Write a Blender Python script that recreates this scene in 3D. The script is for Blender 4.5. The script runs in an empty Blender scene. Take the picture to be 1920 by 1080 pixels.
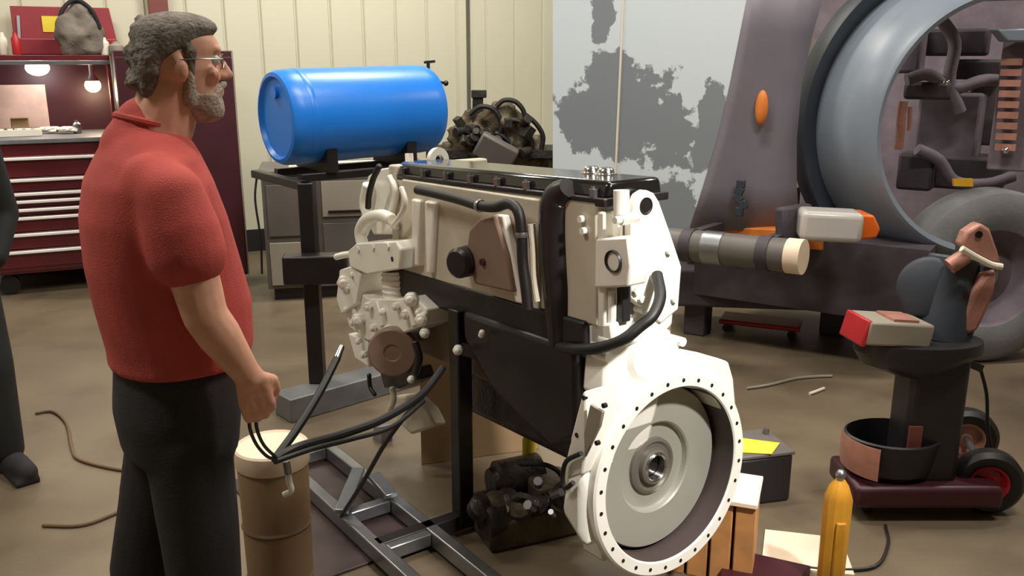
import bpy, bmesh, math, random
from mathutils import Vector, Matrix, Euler, noise
random.seed(7)
S = bpy.context.scene
COL = S.collection
# ------------------------------------------------------------------ camera, world, lights, exposure
FPX, PITCH, CAMH = 1660.0, math.radians(14.5), 1.7
cd = bpy.data.cameras.new('camera'); cam = bpy.data.objects.new('camera', cd); COL.objects.link(cam)
cam.location = (0, 0, CAMH); cam.rotation_euler = (math.pi/2 - PITCH, 0, 0)
cd.sensor_width = 36; cd.lens = 36*FPX/1920; cd.clip_start = .05
S.camera = cam
w = bpy.data.worlds.new('world'); S.world = w; w.use_nodes = True
w.node_tree.nodes['Background'].inputs[0].default_value = (.9, .95, 1, 1)
w.node_tree.nodes['Background'].inputs[1].default_value = .3
S.view_settings.view_transform = 'Standard'; S.view_settings.look = 'None'
S.view_settings.gamma = 1; S.view_settings.use_curve_mapping = False
S.view_settings.exposure = 0.0

def area(name, loc, size, energy, col, target=None):
    l = bpy.data.lights.new(name, 'AREA'); l.shape = 'RECTANGLE'; l.size, l.size_y = size
    l.energy = energy; l.color = col
    o = bpy.data.objects.new(name, l); COL.objects.link(o); o.location = loc
    if target: o.rotation_euler = (Vector(target)-Vector(loc)).to_track_quat('-Z', 'Y').to_euler()
    return o
def spot(name, loc, target, energy, col, ang, blend, rad):
    l = bpy.data.lights.new(name, 'SPOT'); l.energy = energy; l.color = col
    l.spot_size = math.radians(ang); l.spot_blend = blend; l.shadow_soft_size = rad
    o = bpy.data.objects.new(name, l); COL.objects.link(o); o.location = loc
    o.rotation_euler = (Vector(target)-Vector(loc)).to_track_quat('-Z', 'Y').to_euler()
    return o
CEIL = 4.6
LAMPS = [(-3.2, 5.2), (-0.4, 6.4), (1.8, 2.0), (-2.4, 1.6), (0.3, 3.6), (4.4, 4.6)]  # last entry is an added fill for the truck's engine bay
for lx, ly in LAMPS:
    area('ceiling_and_fill_light', (lx, ly, CEIL-.16), (1.3, .3), 84, (1, .94, .84))
area('bay_light', (-.2, 6.0, 4.2), (2.4, .5), 70, (1, .95, .84), (-1.6, 8.4, 1.6))
spot('work_lamp_light', (1.75, .55, 3.3), (.55, 2.6, .8), 800, (1, .96, .9), 30, .8, .12)

# ------------------------------------------------------------------ helpers
def ray(px, py):
    dx, dy = (px-960)/FPX, (py-540)/FPX
    c, s = math.cos(PITCH), math.sin(PITCH)
    return Vector((dx, c-dy*s, -s-dy*c))
CP = Vector((0, 0, CAMH))
def W(px, py, Y): r = ray(px, py); return CP + r*(Y/r.y)
def G(px, py, z=0.): r = ray(px, py); return CP + r*((z-CAMH)/r.z)
def lin(c):
    c /= 255.
    return c/12.92 if c <= .04045 else ((c+.055)/1.055)**2.4
def L3(c): return tuple(lin(x) for x in c)
MATS = {}
def mat(name, col, rough=.55, metal=0., var=.12, scale=6., bump=.0, bscale=40., coat=0., emit=None, estr=0., rvar=.0):
    m = bpy.data.materials.new(name); m.use_nodes = True
    nt = m.node_tree; b = nt.nodes['Principled BSDF']
    tc = nt.nodes.new('ShaderNodeTexCoord')
    n = nt.nodes.new('ShaderNodeTexNoise'); n.inputs['Scale'].default_value = scale; n.inputs['Detail'].default_value = 5
    nt.links.new(tc.outputs['Object'], n.inputs['Vector'])
    r = nt.nodes.new('ShaderNodeValToRGB')
    c = L3(col)
    r.color_ramp.elements[0].position = .3; r.color_ramp.elements[1].position = .7
    r.color_ramp.elements[0].color = (*[x*(1-var) for x in c], 1)
    r.color_ramp.elements[1].color = (*[min(1, x*(1+var)) for x in c], 1)
    nt.links.new(n.outputs['Fac'], r.inputs['Fac']); nt.links.new(r.outputs['Color'], b.inputs['Base Color'])
    b.inputs['Roughness'].default_value = rough; b.inputs['Metallic'].default_value = metal
    if coat: b.inputs['Coat Weight'].default_value = coat; b.inputs['Coat Roughness'].default_value = .12
    if rvar:
        mr = nt.nodes.new('ShaderNodeMapRange'); mr.inputs['To Min'].default_value = rough-rvar; mr.inputs['To Max'].default_value = rough+rvar
        nt.links.new(n.outputs['Fac'], mr.inputs['Value']); nt.links.new(mr.outputs['Result'], b.inputs['Roughness'])
    if bump:
        n2 = nt.nodes.new('ShaderNodeTexNoise'); n2.inputs['Scale'].default_value = bscale; n2.inputs['Detail'].default_value = 4
        nt.links.new(tc.outputs['Object'], n2.inputs['Vector'])
        bp = nt.nodes.new('ShaderNodeBump'); bp.inputs['Strength'].default_value = bump; bp.inputs['Distance'].default_value = .01
        nt.links.new(n2.outputs['Fac'], bp.inputs['Height']); nt.links.new(bp.outputs['Normal'], b.inputs['Normal'])
    if emit: b.inputs['Emission Color'].default_value = (*L3(emit), 1); b.inputs['Emission Strength'].default_value = estr
    MATS[name] = m
    return m
def frame_of(axis):
    a = Vector(axis).normalized()
    t = Vector((0, 0, 1)) if abs(a.z) < .9 else Vector((1, 0, 0))
    u = a.cross(t).normalized(); v = a.cross(u).normalized()
    return a, u, v
class MB:
    def __init__(self): self.bm = bmesh.new()
    def face(self, vs):
        try: return self.bm.faces.new(vs)
        except ValueError: return None
    def prism(self, pts, vec):
        vec = Vector(vec); pts = [Vector(p) for p in pts]
        a = [self.bm.verts.new(p) for p in pts]; b = [self.bm.verts.new(p+vec) for p in pts]
        self.face(a); self.face(b[::-1])
        for i in range(len(a)): j = (i+1) % len(a); self.face([a[j], a[i], b[i], b[j]])
        return self
    def box(self, c, s, rz=0., R=None):
        c = Vector(c); R = R or Matrix.Rotation(rz, 3, 'Z')
        hx, hy, hz = s[0]/2, s[1]/2, s[2]/2
        return self.prism([c+R@Vector(p) for p in ((-hx, -hy, -hz), (hx, -hy, -hz), (hx, hy, -hz), (-hx, hy, -hz))], R@Vector((0, 0, s[2])))
    def bar(self, p0, p1, wd, ht, up=(0, 0, 1)):
        p0, p1 = Vector(p0), Vector(p1); a = (p1-p0).normalized(); up = Vector(up)
        if abs(a.dot(up)) > .95: up = Vector((0, 1, 0))
        s = a.cross(up).normalized()*wd/2; u = s.cross(a).normalized()*ht/2
        return self.prism([p0-s-u, p0+s-u, p0+s+u, p0-s+u], p1-p0)
    def ring(self, c, u, v, r, n, r2=None):
        r2 = r if r2 is None else r2
        return [self.bm.verts.new(c+u*(r*math.cos(2*math.pi*i/n))+v*(r2*math.sin(2*math.pi*i/n))) for i in range(n)]
    def skin(self, rings, cap=True):
        for a, b in zip(rings, rings[1:]):
            n = len(a)
            for i in range(n): j = (i+1) % n; self.face([a[i], a[j], b[j], b[i]])
        if cap: self.face(rings[0][::-1]); self.face(rings[-1])
        return self
    def cyl(self, p0, p1, r0, r1=None, n=20):
        p0, p1 = Vector(p0), Vector(p1); r1 = r0 if r1 is None else r1
        a, u, v = frame_of(p1-p0)
        return self.skin([self.ring(p0, u, v, r0, n), self.ring(p1, u, v, r1, n)])
    def lathe(self, prof, o, axis, n=40, cap=False, a0=0., a1=360., ref=None):
        o = Vector(o); a, u, v = frame_of(axis)
        if ref is not None:
            u = (Vector(ref)-a*a.dot(Vector(ref))).normalized(); v = a.cross(u).normalized()
        full = abs(a1-a0) >= 360
        m = n if full else n+1
        rs = []
        for r, h in prof:
            rs.append([self.bm.verts.new(o+a*h+(u*math.cos(t)+v*math.sin(t))*r) for t in [math.radians(a0+(a1-a0)*i/n) for i in range(m)]])
        for A, B in zip(rs, rs[1:]):
            for i in range(n):
                j = (i+1) % m; self.face([A[i], A[j], B[j], B[i]])
        if cap: self.face(rs[0][::-1]); self.face(rs[-1])
        return self
    def tube(self, pts, r, n=10, sub=5):
        pts = spline([Vector(p) for p in pts], sub)
        rad = r if isinstance(r, (list, tuple)) else [r]*len(pts)
        if len(rad) != len(pts):
            k = len(rad)-1; rad = [rad[min(k, int(i*k/(len(pts)-1)))]*(1-((i*k/(len(pts)-1)) % 1))+rad[min(k, int(i*k/(len(pts)-1))+1)]*((i*k/(len(pts)-1)) % 1) for i in range(len(pts))]
        rs = []; a, u, v = frame_of(pts[1]-pts[0])
        for i, p in enumerate(pts):
            t = (pts[min(i+1, len(pts)-1)]-pts[max(i-1, 0)]).normalized()
            u = (u-t*t.dot(u)).normalized(); v = t.cross(u)
            rs.append(self.ring(p, u, v, rad[i], n))
        return self.skin(rs)
    def sph(self, c, r, n=16, R=None):
        r = (r, r, r) if not isinstance(r, (tuple, list)) else r
        M = Matrix.Translation(Vector(c)) @ ((R.to_4x4()) if R else Matrix()) @ Matrix.Diagonal((*r, 1))
        bmesh.ops.create_uvsphere(self.bm, u_segments=n, v_segments=max(6, n//2+2), radius=1, matrix=M); return self
    def loft(self, secs, n=28, e=2.2):      # (z, xback, xfront, halfwidth) slices
        rs = []
        for z, xb, xf, hw in secs:
            cx, rx = (xb+xf)/2, (xf-xb)/2; R = []
            for i in range(n):
                t = 2*math.pi*i/n; ct, st = math.cos(t), math.sin(t)
                R.append(self.bm.verts.new((cx+rx*math.copysign(abs(ct)**(2/e), ct), hw*math.copysign(abs(st)**(2/e), st), z)))
            rs.append(R)
        return self.skin(rs)
    def limb(self, pts, rad, n=14):
        pts = [Vector(p) for p in pts]
        for (p, q), (a, b) in zip(zip(pts, pts[1:]), zip(rad, rad[1:])): self.cyl(p, q, a, b, n)
        for p, a in zip(pts, rad): self.sph(p, a, n)
        return self
    def lump(self, c, r, seed, amp=.35, fr=2., sub=3):
        g = bmesh.ops.create_icosphere(self.bm, subdivisions=sub, radius=1)
        r = (r, r, r) if not isinstance(r, (tuple, list)) else r
        for v in g['verts']:
            k = 1+amp*noise.noise(v.co*fr+Vector((seed*3.1, seed*1.7, seed)))
            v.co = Vector(c)+Vector((v.co.x*r[0], v.co.y*r[1], v.co.z*r[2]))*k
        return self
    def xf(self, M):
        bmesh.ops.transform(self.bm, matrix=M, verts=self.bm.verts[:]); return self
    def build(self, name, m, parent=None, bevel=0., smooth=35, kind=None, label=None, seg=2):
        bmesh.ops.recalc_face_normals(self.bm, faces=self.bm.faces[:])
        me = bpy.data.meshes.new(name); self.bm.to_mesh(me); self.bm.free()
        me.materials.append(m)
        if smooth:
            for p in me.polygons: p.use_smooth = True
            me.set_sharp_from_angle(angle=math.radians(smooth))
        o = bpy.data.objects.new(name, me); COL.objects.link(o)
        if parent: o.parent = parent
        if bevel:
            b = o.modifiers.new('bevel', 'BEVEL'); b.width = bevel; b.segments = seg; b.limit_method = 'ANGLE'; b.angle_limit = math.radians(40)
        if kind: o['kind'] = kind
        if label: o['label'] = label
        return o
def spline(pts, sub):
    if len(pts) < 3 or sub < 2: return pts
    out = []
    P = [pts[0]*2-pts[1]]+pts+[pts[-1]*2-pts[-2]]
    for i in range(1, len(P)-2):
        a, b, c, d = P[i-1:i+3]
        for k in range(sub):
            t = k/sub
            out.append(.5*((2*b)+(c-a)*t+(2*a-5*b+4*c-d)*t*t+(3*b-a-3*c+d)*t**3))
    return out+[pts[-1]]
def tag(o, label, cat, group=None):
    o['label'] = label; o['category'] = cat
    if group: o['group'] = group
    return o
def thing(name, label, cat, loc=(0, 0, 0), rot=(0, 0, 0), group=None):
    o = bpy.data.objects.new(name, None); COL.objects.link(o); o.empty_display_size = .1
    o.location = loc; o.rotation_euler = rot
    return tag(o, label, cat, group)
def copy_tree(o, parent=None):
    c = o.copy(); COL.objects.link(c)
    if parent: c.parent = parent
    for ch in [x for x in bpy.data.objects if x.parent == o]: copy_tree(ch, c)
    return c
def remeshed(mb, name, m, parent, vox, it=4, fac=.5):
    o = mb.build(name, m, parent, smooth=0)
    r = o.modifiers.new('r', 'REMESH'); r.mode = 'VOXEL'; r.voxel_size = vox
    s = o.modifiers.new('s', 'SMOOTH'); s.iterations = it; s.factor = fac
    dg = bpy.context.evaluated_depsgraph_get(); dg.update()
    me = bpy.data.meshes.new_from_object(o.evaluated_get(dg))
    o.modifiers.clear(); old = o.data; o.data = me; me.name = name; bpy.data.meshes.remove(old)
    for p in me.polygons: p.use_smooth = True
    if not me.materials: me.materials.append(m)
    return o

# ------------------------------------------------------------------ materials
M = {}
def dm(k, *a, **kw): M[k] = mat(k, *a, **kw)
dm('wall_paint', (206, 203, 182), .5, var=.04, scale=1.2)
dm('ceiling_paint', (200, 198, 186), .8)
dm('maroon', (92, 24, 34), .35, var=.15, coat=.3)
dm('maroon_dark', (62, 20, 30), .45, var=.15)
dm('maroon_post', (120, 66, 62), .5)
dm('red_box', (140, 46, 56), .4, var=.12)
dm('chrome', (225, 225, 225), .18, 1., var=.03)
dm('chrome_glint_white', (252, 250, 248), .3, .1, var=.02)  # near white, the chrome's reflections are put into the colour
dm('steel', (150, 152, 156), .35, .9, var=.15)
dm('steel_rough', (128, 130, 135), .5, .5, var=.2)
dm('black_metal', (34, 30, 32), .35, .2, var=.3)
dm('black_gloss', (16, 15, 17), .16, .1, var=.3, coat=.5)
dm('rubber', (20, 19, 20), .5, var=.2)
dm('tyre', (112, 112, 114), .8, var=.15, bump=.2)
dm('dark_plastic', (34, 32, 36), .45)
dm('white_enamel', (238, 235, 225), .32, var=.03, scale=9, coat=.25)
dm('white_enamel_dull', (196, 188, 170), .42, var=.06, scale=9)
dm('brown_paint', (128, 106, 90), .5, var=.1)
dm('barrel_blue', (28, 126, 232), .34, var=.05, scale=3, bump=.03, bscale=20)
dm('shirt_red', (188, 78, 72), .85, var=.1, scale=14, bump=.25, bscale=300)
dm('trousers', (40, 37, 42), .85, var=.2, scale=5, bump=.2, bscale=200)
dm('dark_jacket', (26, 27, 29), .8, var=.25)
dm('skin', (226, 170, 146), .5, var=.1, scale=20, bump=.05, bscale=200)
dm('hair', (114, 105, 97), .75, var=.45, scale=34, bump=.6, bscale=130)
dm('beard', (168, 154, 140), .8, var=.25, scale=60, bump=.6, bscale=180)
dm('eye_white', (220, 214, 206), .3)
dm('eye_dark', (50, 40, 34), .3)
dm('paper', (226, 220, 206), .8, var=.05)
dm('pale_sheet', (206, 180, 170), .5, var=.18, scale=5)
dm('yellow', (226, 206, 60), .6, var=.08)
dm('yellow_tag', (232, 176, 40), .5)
dm('jack_yellow', (196, 138, 40), .4, var=.15, scale=12)
dm('bore_brown', (72, 60, 58), .6, var=.1)
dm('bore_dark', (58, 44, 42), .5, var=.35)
dm('wood', (190, 134, 82), .6, var=.2, scale=10)
dm('wood_pale', (236, 214, 190), .6, var=.08)
dm('cardboard', (150, 124, 92), .85, var=.12, scale=4)
dm('cardboard_dark', (112, 90, 70), .85, var=.15, scale=4)
dm('cloth_grey', (112, 104, 96), .9, var=.35, scale=9, bump=.4, bscale=60)
dm('scrap', (84, 74, 58), .6, .35, var=.45, scale=14, bump=.5, bscale=50)
dm('scrap_dark', (44, 40, 36), .55, .3, var=.5, scale=14, bump=.5, bscale=50)
dm('oily', (52, 46, 44), .4, .3, var=.5, scale=18, bump=.4, bscale=60)
dm('cabinet_grey', (96, 90, 86), .5, var=.15, scale=3)
dm('cabinet_pale', (150, 142, 130), .5, var=.1, scale=3)
dm('orange', (236, 110, 36), .3, var=.1)
dm('orange_tan', (214, 124, 52), .45, var=.15)
dm('red_paint', (176, 34, 40), .4, var=.15)
dm('hub_red', (160, 28, 40), .4, var=.15)
dm('pink_cast', (176, 126, 112), .45, .2, var=.2, scale=14)
dm('truck_grey', (128, 122, 134), .42, var=.07, scale=3)
dm('truck_blue', (128, 138, 152), .38, var=.08, scale=3)
dm('groove_dark', (52, 58, 68), .5)
dm('bay_dark', (120, 108, 120), .7, var=.25, scale=6)  # lifted purple grey, the milky haze over the bay put into the colour
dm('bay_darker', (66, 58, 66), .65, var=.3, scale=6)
dm('lamp_lens', (196, 192, 190), .15, var=.04)
dm('flywheel_steel', (172, 170, 160), .34, .35, var=.05, scale=5)
dm('flywheel_mid', (128, 122, 114), .32, .5, var=.08)
dm('bulb', (255, 244, 230), .4, emit=(255, 248, 238), estr=14)
dm('bulb_warm', (255, 226, 180), .4, emit=(255, 214, 160), estr=14)
dm('tube_lamp', (255, 250, 240), .4, emit=(255, 248, 236), estr=5)
dm('lens_glass', (200, 200, 200), .1)

def concrete():
    m = bpy.data.materials.new('concrete'); m.use_nodes = True; nt = m.node_tree; b = nt.nodes['Principled BSDF']
    tc = nt.nodes.new('ShaderNodeTexCoord')
    def nz(sc, det, lo, hi, c0, c1):
        n = nt.nodes.new('ShaderNodeTexNoise'); n.inputs['Scale'].default_value = sc; n.inputs['Detail'].default_value = det
        nt.links.new(tc.outputs['Object'], n.inputs['Vector'])
        r = nt.nodes.new('ShaderNodeValToRGB'); r.color_ramp.elements[0].position = lo; r.color_ramp.elements[1].position = hi
        r.color_ramp.elements[0].color = (*c0, 1); r.color_ramp.elements[1].color = (*c1, 1)
        nt.links.new(n.outputs['Fac'], r.inputs['Fac']); return n, r
    n1, r1 = nz(.9, 6, .3, .7, L3((92, 80, 64)), L3((126, 112, 92)))
    n2, r2 = nz(2.6, 8, .28, .5, (.55, .5, .48), (1, 1, 1))
    mx = nt.nodes.new('ShaderNodeMix'); mx.data_type = 'RGBA'; mx.blend_type = 'MULTIPLY'; mx.inputs[0].default_value = .6
    nt.links.new(r1.outputs['Color'], mx.inputs[6]); nt.links.new(r2.outputs['Color'], mx.inputs[7])
    nt.links.new(mx.outputs[2], b.inputs['Base Color'])
    mr = nt.nodes.new('ShaderNodeMapRange'); mr.inputs['To Min'].default_value = .3; mr.inputs['To Max'].default_value = .6
    nt.links.new(n1.outputs['Fac'], mr.inputs['Value']); nt.links.new(mr.outputs['Result'], b.inputs['Roughness'])
    bp = nt.nodes.new('ShaderNodeBump'); bp.inputs['Strength'].default_value = .08; bp.inputs['Distance'].default_value = .01
    n3 = nt.nodes.new('ShaderNodeTexNoise'); n3.inputs['Scale'].default_value = 60; nt.links.new(tc.outputs['Object'], n3.inputs['Vector'])
    nt.links.new(n3.outputs['Fac'], bp.inputs['Height']); nt.links.new(bp.outputs['Normal'], b.inputs['Normal'])
    return m
M['concrete'] = concrete()

# ------------------------------------------------------------------ setting
TH = math.radians(25)
WD = Vector((math.cos(TH), math.sin(TH), 0)); WN = Vector((math.sin(TH), -math.cos(TH), 0))   # wall run, wall normal into the room
WO = Vector((-3.84, 7.26, 0))
def onwall(px, py, off=0.):          # point on the back wall (off metres in front of it) seen at a pixel
    r = ray(px, py); t = (WO+WN*off-CP).dot(WN)/r.dot(WN); return CP+r*t
def structure(o): o['kind'] = 'structure'; return o
structure(MB().box((1.2, 3.6, -.05), (15, 19, .1)).build('floor', M['concrete'], smooth=0))
structure(MB().box((1.2, 3.6, CEIL+.05), (15, 19, .1)).build('ceiling', M['ceiling_paint'], smooth=0))
structure(MB().box((-6.25, 3.6, CEIL/2), (.1, 19, CEIL)).build('wall_left', M['wall_paint'], smooth=0))
structure(MB().box((8.65, 3.6, CEIL/2), (.1, 19, CEIL)).build('wall_right', M['wall_paint'], smooth=0))
structure(MB().box((1.2, -5.85, CEIL/2), (14.8, .1, CEIL)).build('wall_front', M['wall_paint'], smooth=0))
s0, s1 = -2.45, 13.4
wb = structure(MB().prism([WO+WD*s0, WO+WD*s1, WO+WD*s1-WN*.1, WO+WD*s0-WN*.1], (0, 0, CEIL)).build('wall_back', M['wall_paint'], smooth=0))
pm = None; PW = .305
for i in range(int((8.2-s0)/PW)):
    a = WO+WD*(s0+i*PW+.006); b = WO+WD*(s0+(i+1)*PW-.006)
    c = WO+WD*(s0+i*PW)
    if pm is None:
        mb = MB(); q = [Vector((.004, 0, 0)), Vector((.016, -.022, 0)), Vector((PW-.016, -.022, 0)), Vector((PW-.004, 0, 0))]
        mb.prism(q, (0, 0, CEIL-.25))
        o = mb.build('wall_panel', M['wall_paint'], wb, smooth=0); pm = o
    else:
        o = pm.copy(); COL.objects.link(o); o.parent = wb
    o.location = c+Vector((0, 0, .2)); o.rotation_euler = (0, 0, TH)
q = WO+WD*s0; q1 = WO+WD*8.2
structure(MB().prism([q, q1, q1+WN*.035, q+WN*.035], (0, 0, .2)).build('wall_foot_strip', M['dark_plastic'], smooth=0))  # dark strip along the foot of the back wall
def walltrim(name, px0, px1, m, dep, z0=.0):
    a = onwall(px0, 60, .025); b = onwall(px1, 60, .025); a.z = b.z = z0
    return structure(MB().prism([a, b, b+WN*dep, a+WN*dep], (0, 0, CEIL-z0)).build(name, m, smooth=0, bevel=.003))
walltrim('trim_1', 282, 318, M['maroon_post'], .1)
walltrim('trim_2', 874, 880, M['cabinet_grey'], .02)

# ------------------------------------------------------------------ tool chest along the wall
def wf(px, py, off): return onwall(px, py, off)
CH0 = G(20, 556); CHoff = (CH0-WO).dot(WN)         # front face distance from the wall
chest = thing('tool_chest', 'maroon rolling tool chest with eight long bright drawer handles', 'tool chest', WO+WD*((CH0-WO).dot(WD)-.12), (0, 0, TH))
cl = lambda p: (p-Vector(chest.location)).dot(WD)    # coordinate along the chest
LFc = G(467, 538); CW = (LFc-WO).dot(WD)-.79-((CH0-WO).dot(WD)-.12); D = CHoff-.08; YF = -CHoff                # local y of the front
ztop = onwall(90, 268, CHoff).z; zb = .16
MB().box((CW/2, YF+D/2, (ztop+zb)/2), (CW, D-.01, ztop-zb)).build('body', M['maroon'], chest, bevel=.006)
MB().box((CW/2, YF+D/2-.01, ztop+.016), (CW+.03, D+.02, .032)).build('worktop', M['steel_rough'], chest, bevel=.004)
hy = [(5, 300, 150, 293), (18, 340, 152, 333), (20, 367, 152, 358), (28, 381, 152, 372), (28, 397, 153, 387), (36, 412, 154, 402), (38, 442, 157, 433), (42, 474, 160, 464)]
hz = []
for x0, y0, x1, y1 in hy: hz.append((onwall(x0, y0, CHoff+.03).z+onwall(x1, y1, CHoff+.03).z)/2)
tops = [h+.022 for h in hz]
for i, h in enumerate(hz):
    zt = tops[i]-.004; zl = (tops[i+1] if i+1 < len(hz) else h-.12)+.004
    d = MB().box((CW/2, YF-.006, (zt+zl)/2), (CW-.07, .024, zt-zl)).build('drawer', M['maroon'], chest, bevel=.003)
    MB().box((CW/2, YF-.03, h), (CW-.11, .03, .022)).build('handle', M['chrome_glint_white'], d, bevel=.005, label='near white drawer handle, chrome glint put into its colour')
MB().box((CW/2, YF+.003, zb+.1), (CW-.08, .02, .16)).build('kick_panel', M['maroon'], chest, bevel=.003)
for sx in (.12, CW-.12):
    for sy in (YF+.08, YF+D-.08):
        MB().cyl((sx, sy-.025, .075), (sx, sy+.025, .075), .072).cyl((sx, sy, .1), (sx, sy, .16), .02).build('caster', M['rubber'], chest)
# hutch on the chest
zh1 = onwall(120, 103, CHoff-.25).z
zw = ztop+.032
hutch = thing('tool_hutch', 'dark maroon open hutch standing on the tool chest, lamps inside', 'tool hutch', Vector(chest.location)+Vector((0, 0, zw)), (0, 0, TH))
hh = zh1-zw; hd = D-.28; hyb = -.08
MB().box((CW/2, hyb-.01, hh/2), (CW, .02, hh)).build('back_panel', M['maroon_dark'], hutch)
MB().box((CW/2, hyb-hd/2, hh-.02), (CW, hd, .04)).build('top_panel', M['maroon'], hutch, bevel=.004)
for sx in (.012, CW-.012): MB().box((sx, hyb-hd/2, hh/2-.02), (.024, hd, hh-.04)).build('side_panel', M['maroon'], hutch, bevel=.003)
MB().box((CW/2, hyb-hd-.004, hh-.055), (CW, .012, .03)).build('front_rail', M['steel'], hutch, bevel=.003)
backoff = .08+.022
def lamp(px, py, label, m, sz, off, pw, col):
    p = onwall(px, py, off); z1 = zw+hh-.042
    t = thing('work_lamp', label, 'lamp', (p.x, p.y, p.z), (0, 0, TH))
    MB().sph((0, 0, 0), (sz[0], .035, sz[1])).build('bulb', m, t)
    MB().lathe([(.018, z1-p.z), (.02, sz[1]+.03), (sz[0]*.8, sz[1]*.7), (sz[0]*.86, sz[1]*.6)], (0, 0, 0), (0, 0, 1), 20).build('shade', M['steel'], t)
    l = bpy.data.lights.new('work_lamp_glow', 'POINT'); l.energy = pw; l.color = col; l.shadow_soft_size = .04
    lo = bpy.data.objects.new('work_lamp_glow', l); COL.objects.link(lo); lo.location = p+WN*.1-Vector((0, 0, .06))
lamp(70, 127, 'white glowing lamp in the hutch, the left one of the two', M['bulb'], (.085, .06), .34, 4, (1, .95, .9))
lamp(174, 160, 'warm glowing lamp in the hutch, the right one of the two', M['bulb_warm'], (.06, .055), .3, 5, (1, .8, .55))
# pale pinkish sheet on the hutch back
p0, p1 = onwall(-60, 160, backoff), onwall(94, 238, backoff)
mb = MB(); a = Vector((p0.x, p0.y, p1.z)); b = Vector((p1.x, p1.y, p1.z))
mb.prism([a, b, b+WN*.006, a+WN*.006], (0, 0, p0.z-p1.z))
tag(mb.build('pale_sheet', M['pale_sheet'], smooth=0), 'pale pinkish sheet on the hutch back below the white lamp', 'pale_sheet')
# clutter on the worktop
def wt(px, off): p = onwall(px, 250, off); p.z = zw; return p
def clutter(name, px, off, sz, m, label, cat, z=None, rz=.0, round_=False, grp=None):
    p = wt(px, off) if z is None else onwall(px, 100, off)
    if z is not None: p.z = z
    mb = MB()
    if round_: mb.lathe([(.0, 0), (sz[0]*.9, 0), (sz[0], .01), (sz[0], sz[2]*.7), (sz[0]*.5, sz[2]*.86), (sz[0]*.45, sz[2]), (0, sz[2])], (0, 0, 0), (0, 0, 1), 20)
    else: mb.box((0, 0, sz[2]/2), sz)
    o = mb.build(name, m, bevel=0 if round_ else min(sz)*.15); o.location = p+Vector((0, 0, .001)); o.rotation_euler = (0, 0, TH+rz)
    return tag(o, label, cat, grp)
t = thing('carton', 'small brown carton with an open top on the chest worktop', 'box', wt(40, .36)+Vector((0, 0, .001)), (0, 0, TH+.1))
MB().box((0, 0, .06), (.12, .1, .12)).build('box', M['cardboard'], t, bevel=.004)
MB().box((0, -.06, .122), (.12, .045, .004)).build('flap', M['cardboard'], t)
tray = thing('parts_tray', 'white tray of small parts at the left end of the chest worktop', 'tray', wt(20, .58)+Vector((0, 0, .001)), (0, 0, TH))
MB().prism([(-.2, -.08, 0), (.2, -.08, 0), (.2, .08, 0), (-.2, .08, 0)], (0, 0, .012)).box((0, -.08, .025), (.4, .01, .05)).box((0, .08, .025), (.4, .01, .05)).box((-.2, 0, .025), (.01, .16, .05)).box((.2, 0, .025), (.01, .16, .05)).build('tray', M['paper'], tray, bevel=.003)
for k in range(6): MB().cyl((-.15+k*.06, random.uniform(-.04, .04), .012), (-.15+k*.06, 0, .05), .014, n=8).build('bolt', M['steel'], tray)
for px, off, lab in ((96, .42, 'crumpled white rag on the worktop beside the white tray'), (128, .5, 'crumpled white rag on the worktop right of the first rag')):
    o = MB().lump((0, 0, .032), (.08, .05, .022), px, .5, 2.2).build('rag', M['paper']); o.location = wt(px, off); tag(o, lab, 'rag', 'white rags on the worktop')
clutter('spray_can', 146, .5, (.03, .03, .1), M['steel'], 'short grey can on the worktop next to the man’s back', 'can', round_=True)
# on top of the hutch
zt = zw+hh
case = thing('tool_case', 'red tool case with raised lid and yellow sticker on top of the hutch', 'tool case', onwall(120, 60, .2)*1, (0, 0, TH)); case.location.z = zt+.001
cw = 1.0
lw0 = (onwall(22, 50, .2)-Vector(case.location)).dot(WD); lw1 = (onwall(216, 50, .2)-Vector(case.location)).dot(WD)
lz = onwall(100, 12, .2).z-zt; lz2 = onwall(100, 72, .3).z-zt
MB().box(((lw0+lw1)/2, .0, lz2/2), (lw1-lw0, .2, lz2)).build('case_body', M['red_box'], case, bevel=.01)
MB().prism([(lw0, .05, lz2), (lw1, .05, lz2), (lw1-.03, .07, lz), (lw0, .07, lz)], (0, .02, 0)).build('lid', M['red_box'], case, bevel=.004)
MB().bar((lw0+.04, .03, lz2), (lw0+.05, .055, lz*.8), .02, .015).build('lid_stay', M['steel'], case)
sx = (onwall(95, 45, .2)-Vector(case.location)).dot(WD); sz_ = onwall(95, 45, .2).z-zt
MB().box((sx, .052, sz_), (.12, .008, .12)).build('sticker', M['yellow'], case, label='yellow square sticker on the lid')
bp_ = onwall(148, 60, .44)
bag = thing('shoulder_bag', 'rumpled grey cloth bag slumped in front of the red tool case', 'bag', (bp_.x, bp_.y, zt+.001), (0, 0, TH))
bz = onwall(148, 102, .42).z-zt; bt = onwall(148, 4, .42).z-zt
remeshed(MB().lump((0, -.06, bt*.38), (.17, .1, bt*.4), 3, .45, 1.6).lump((.02, -.05, bt*.7), (.1, .08, bt*.3), 5, .4, 2), 'bag_body', M['cloth_grey'], bag, .012, 2)
MB().tube([(-.14, -.1, bt*.35), (-.1, -.1, bt*.8), (0, -.08, bt*1.02), (.1, -.1, bt*.85), (.15, -.1, bt*.5)], .016).build('strap', M['dark_jacket'], bag)
clutter('orange_can', 247, .5, (.035, .035, .1), M['orange'], 'small orange can on the hutch top behind the man’s head', 'can', z=zt, round_=True)
clutter('spray_can', 197, .5, (.035, .035, .13), M['paper'], 'white spray can on the hutch top right of the grey bag', 'can', z=zt, round_=True)
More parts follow.
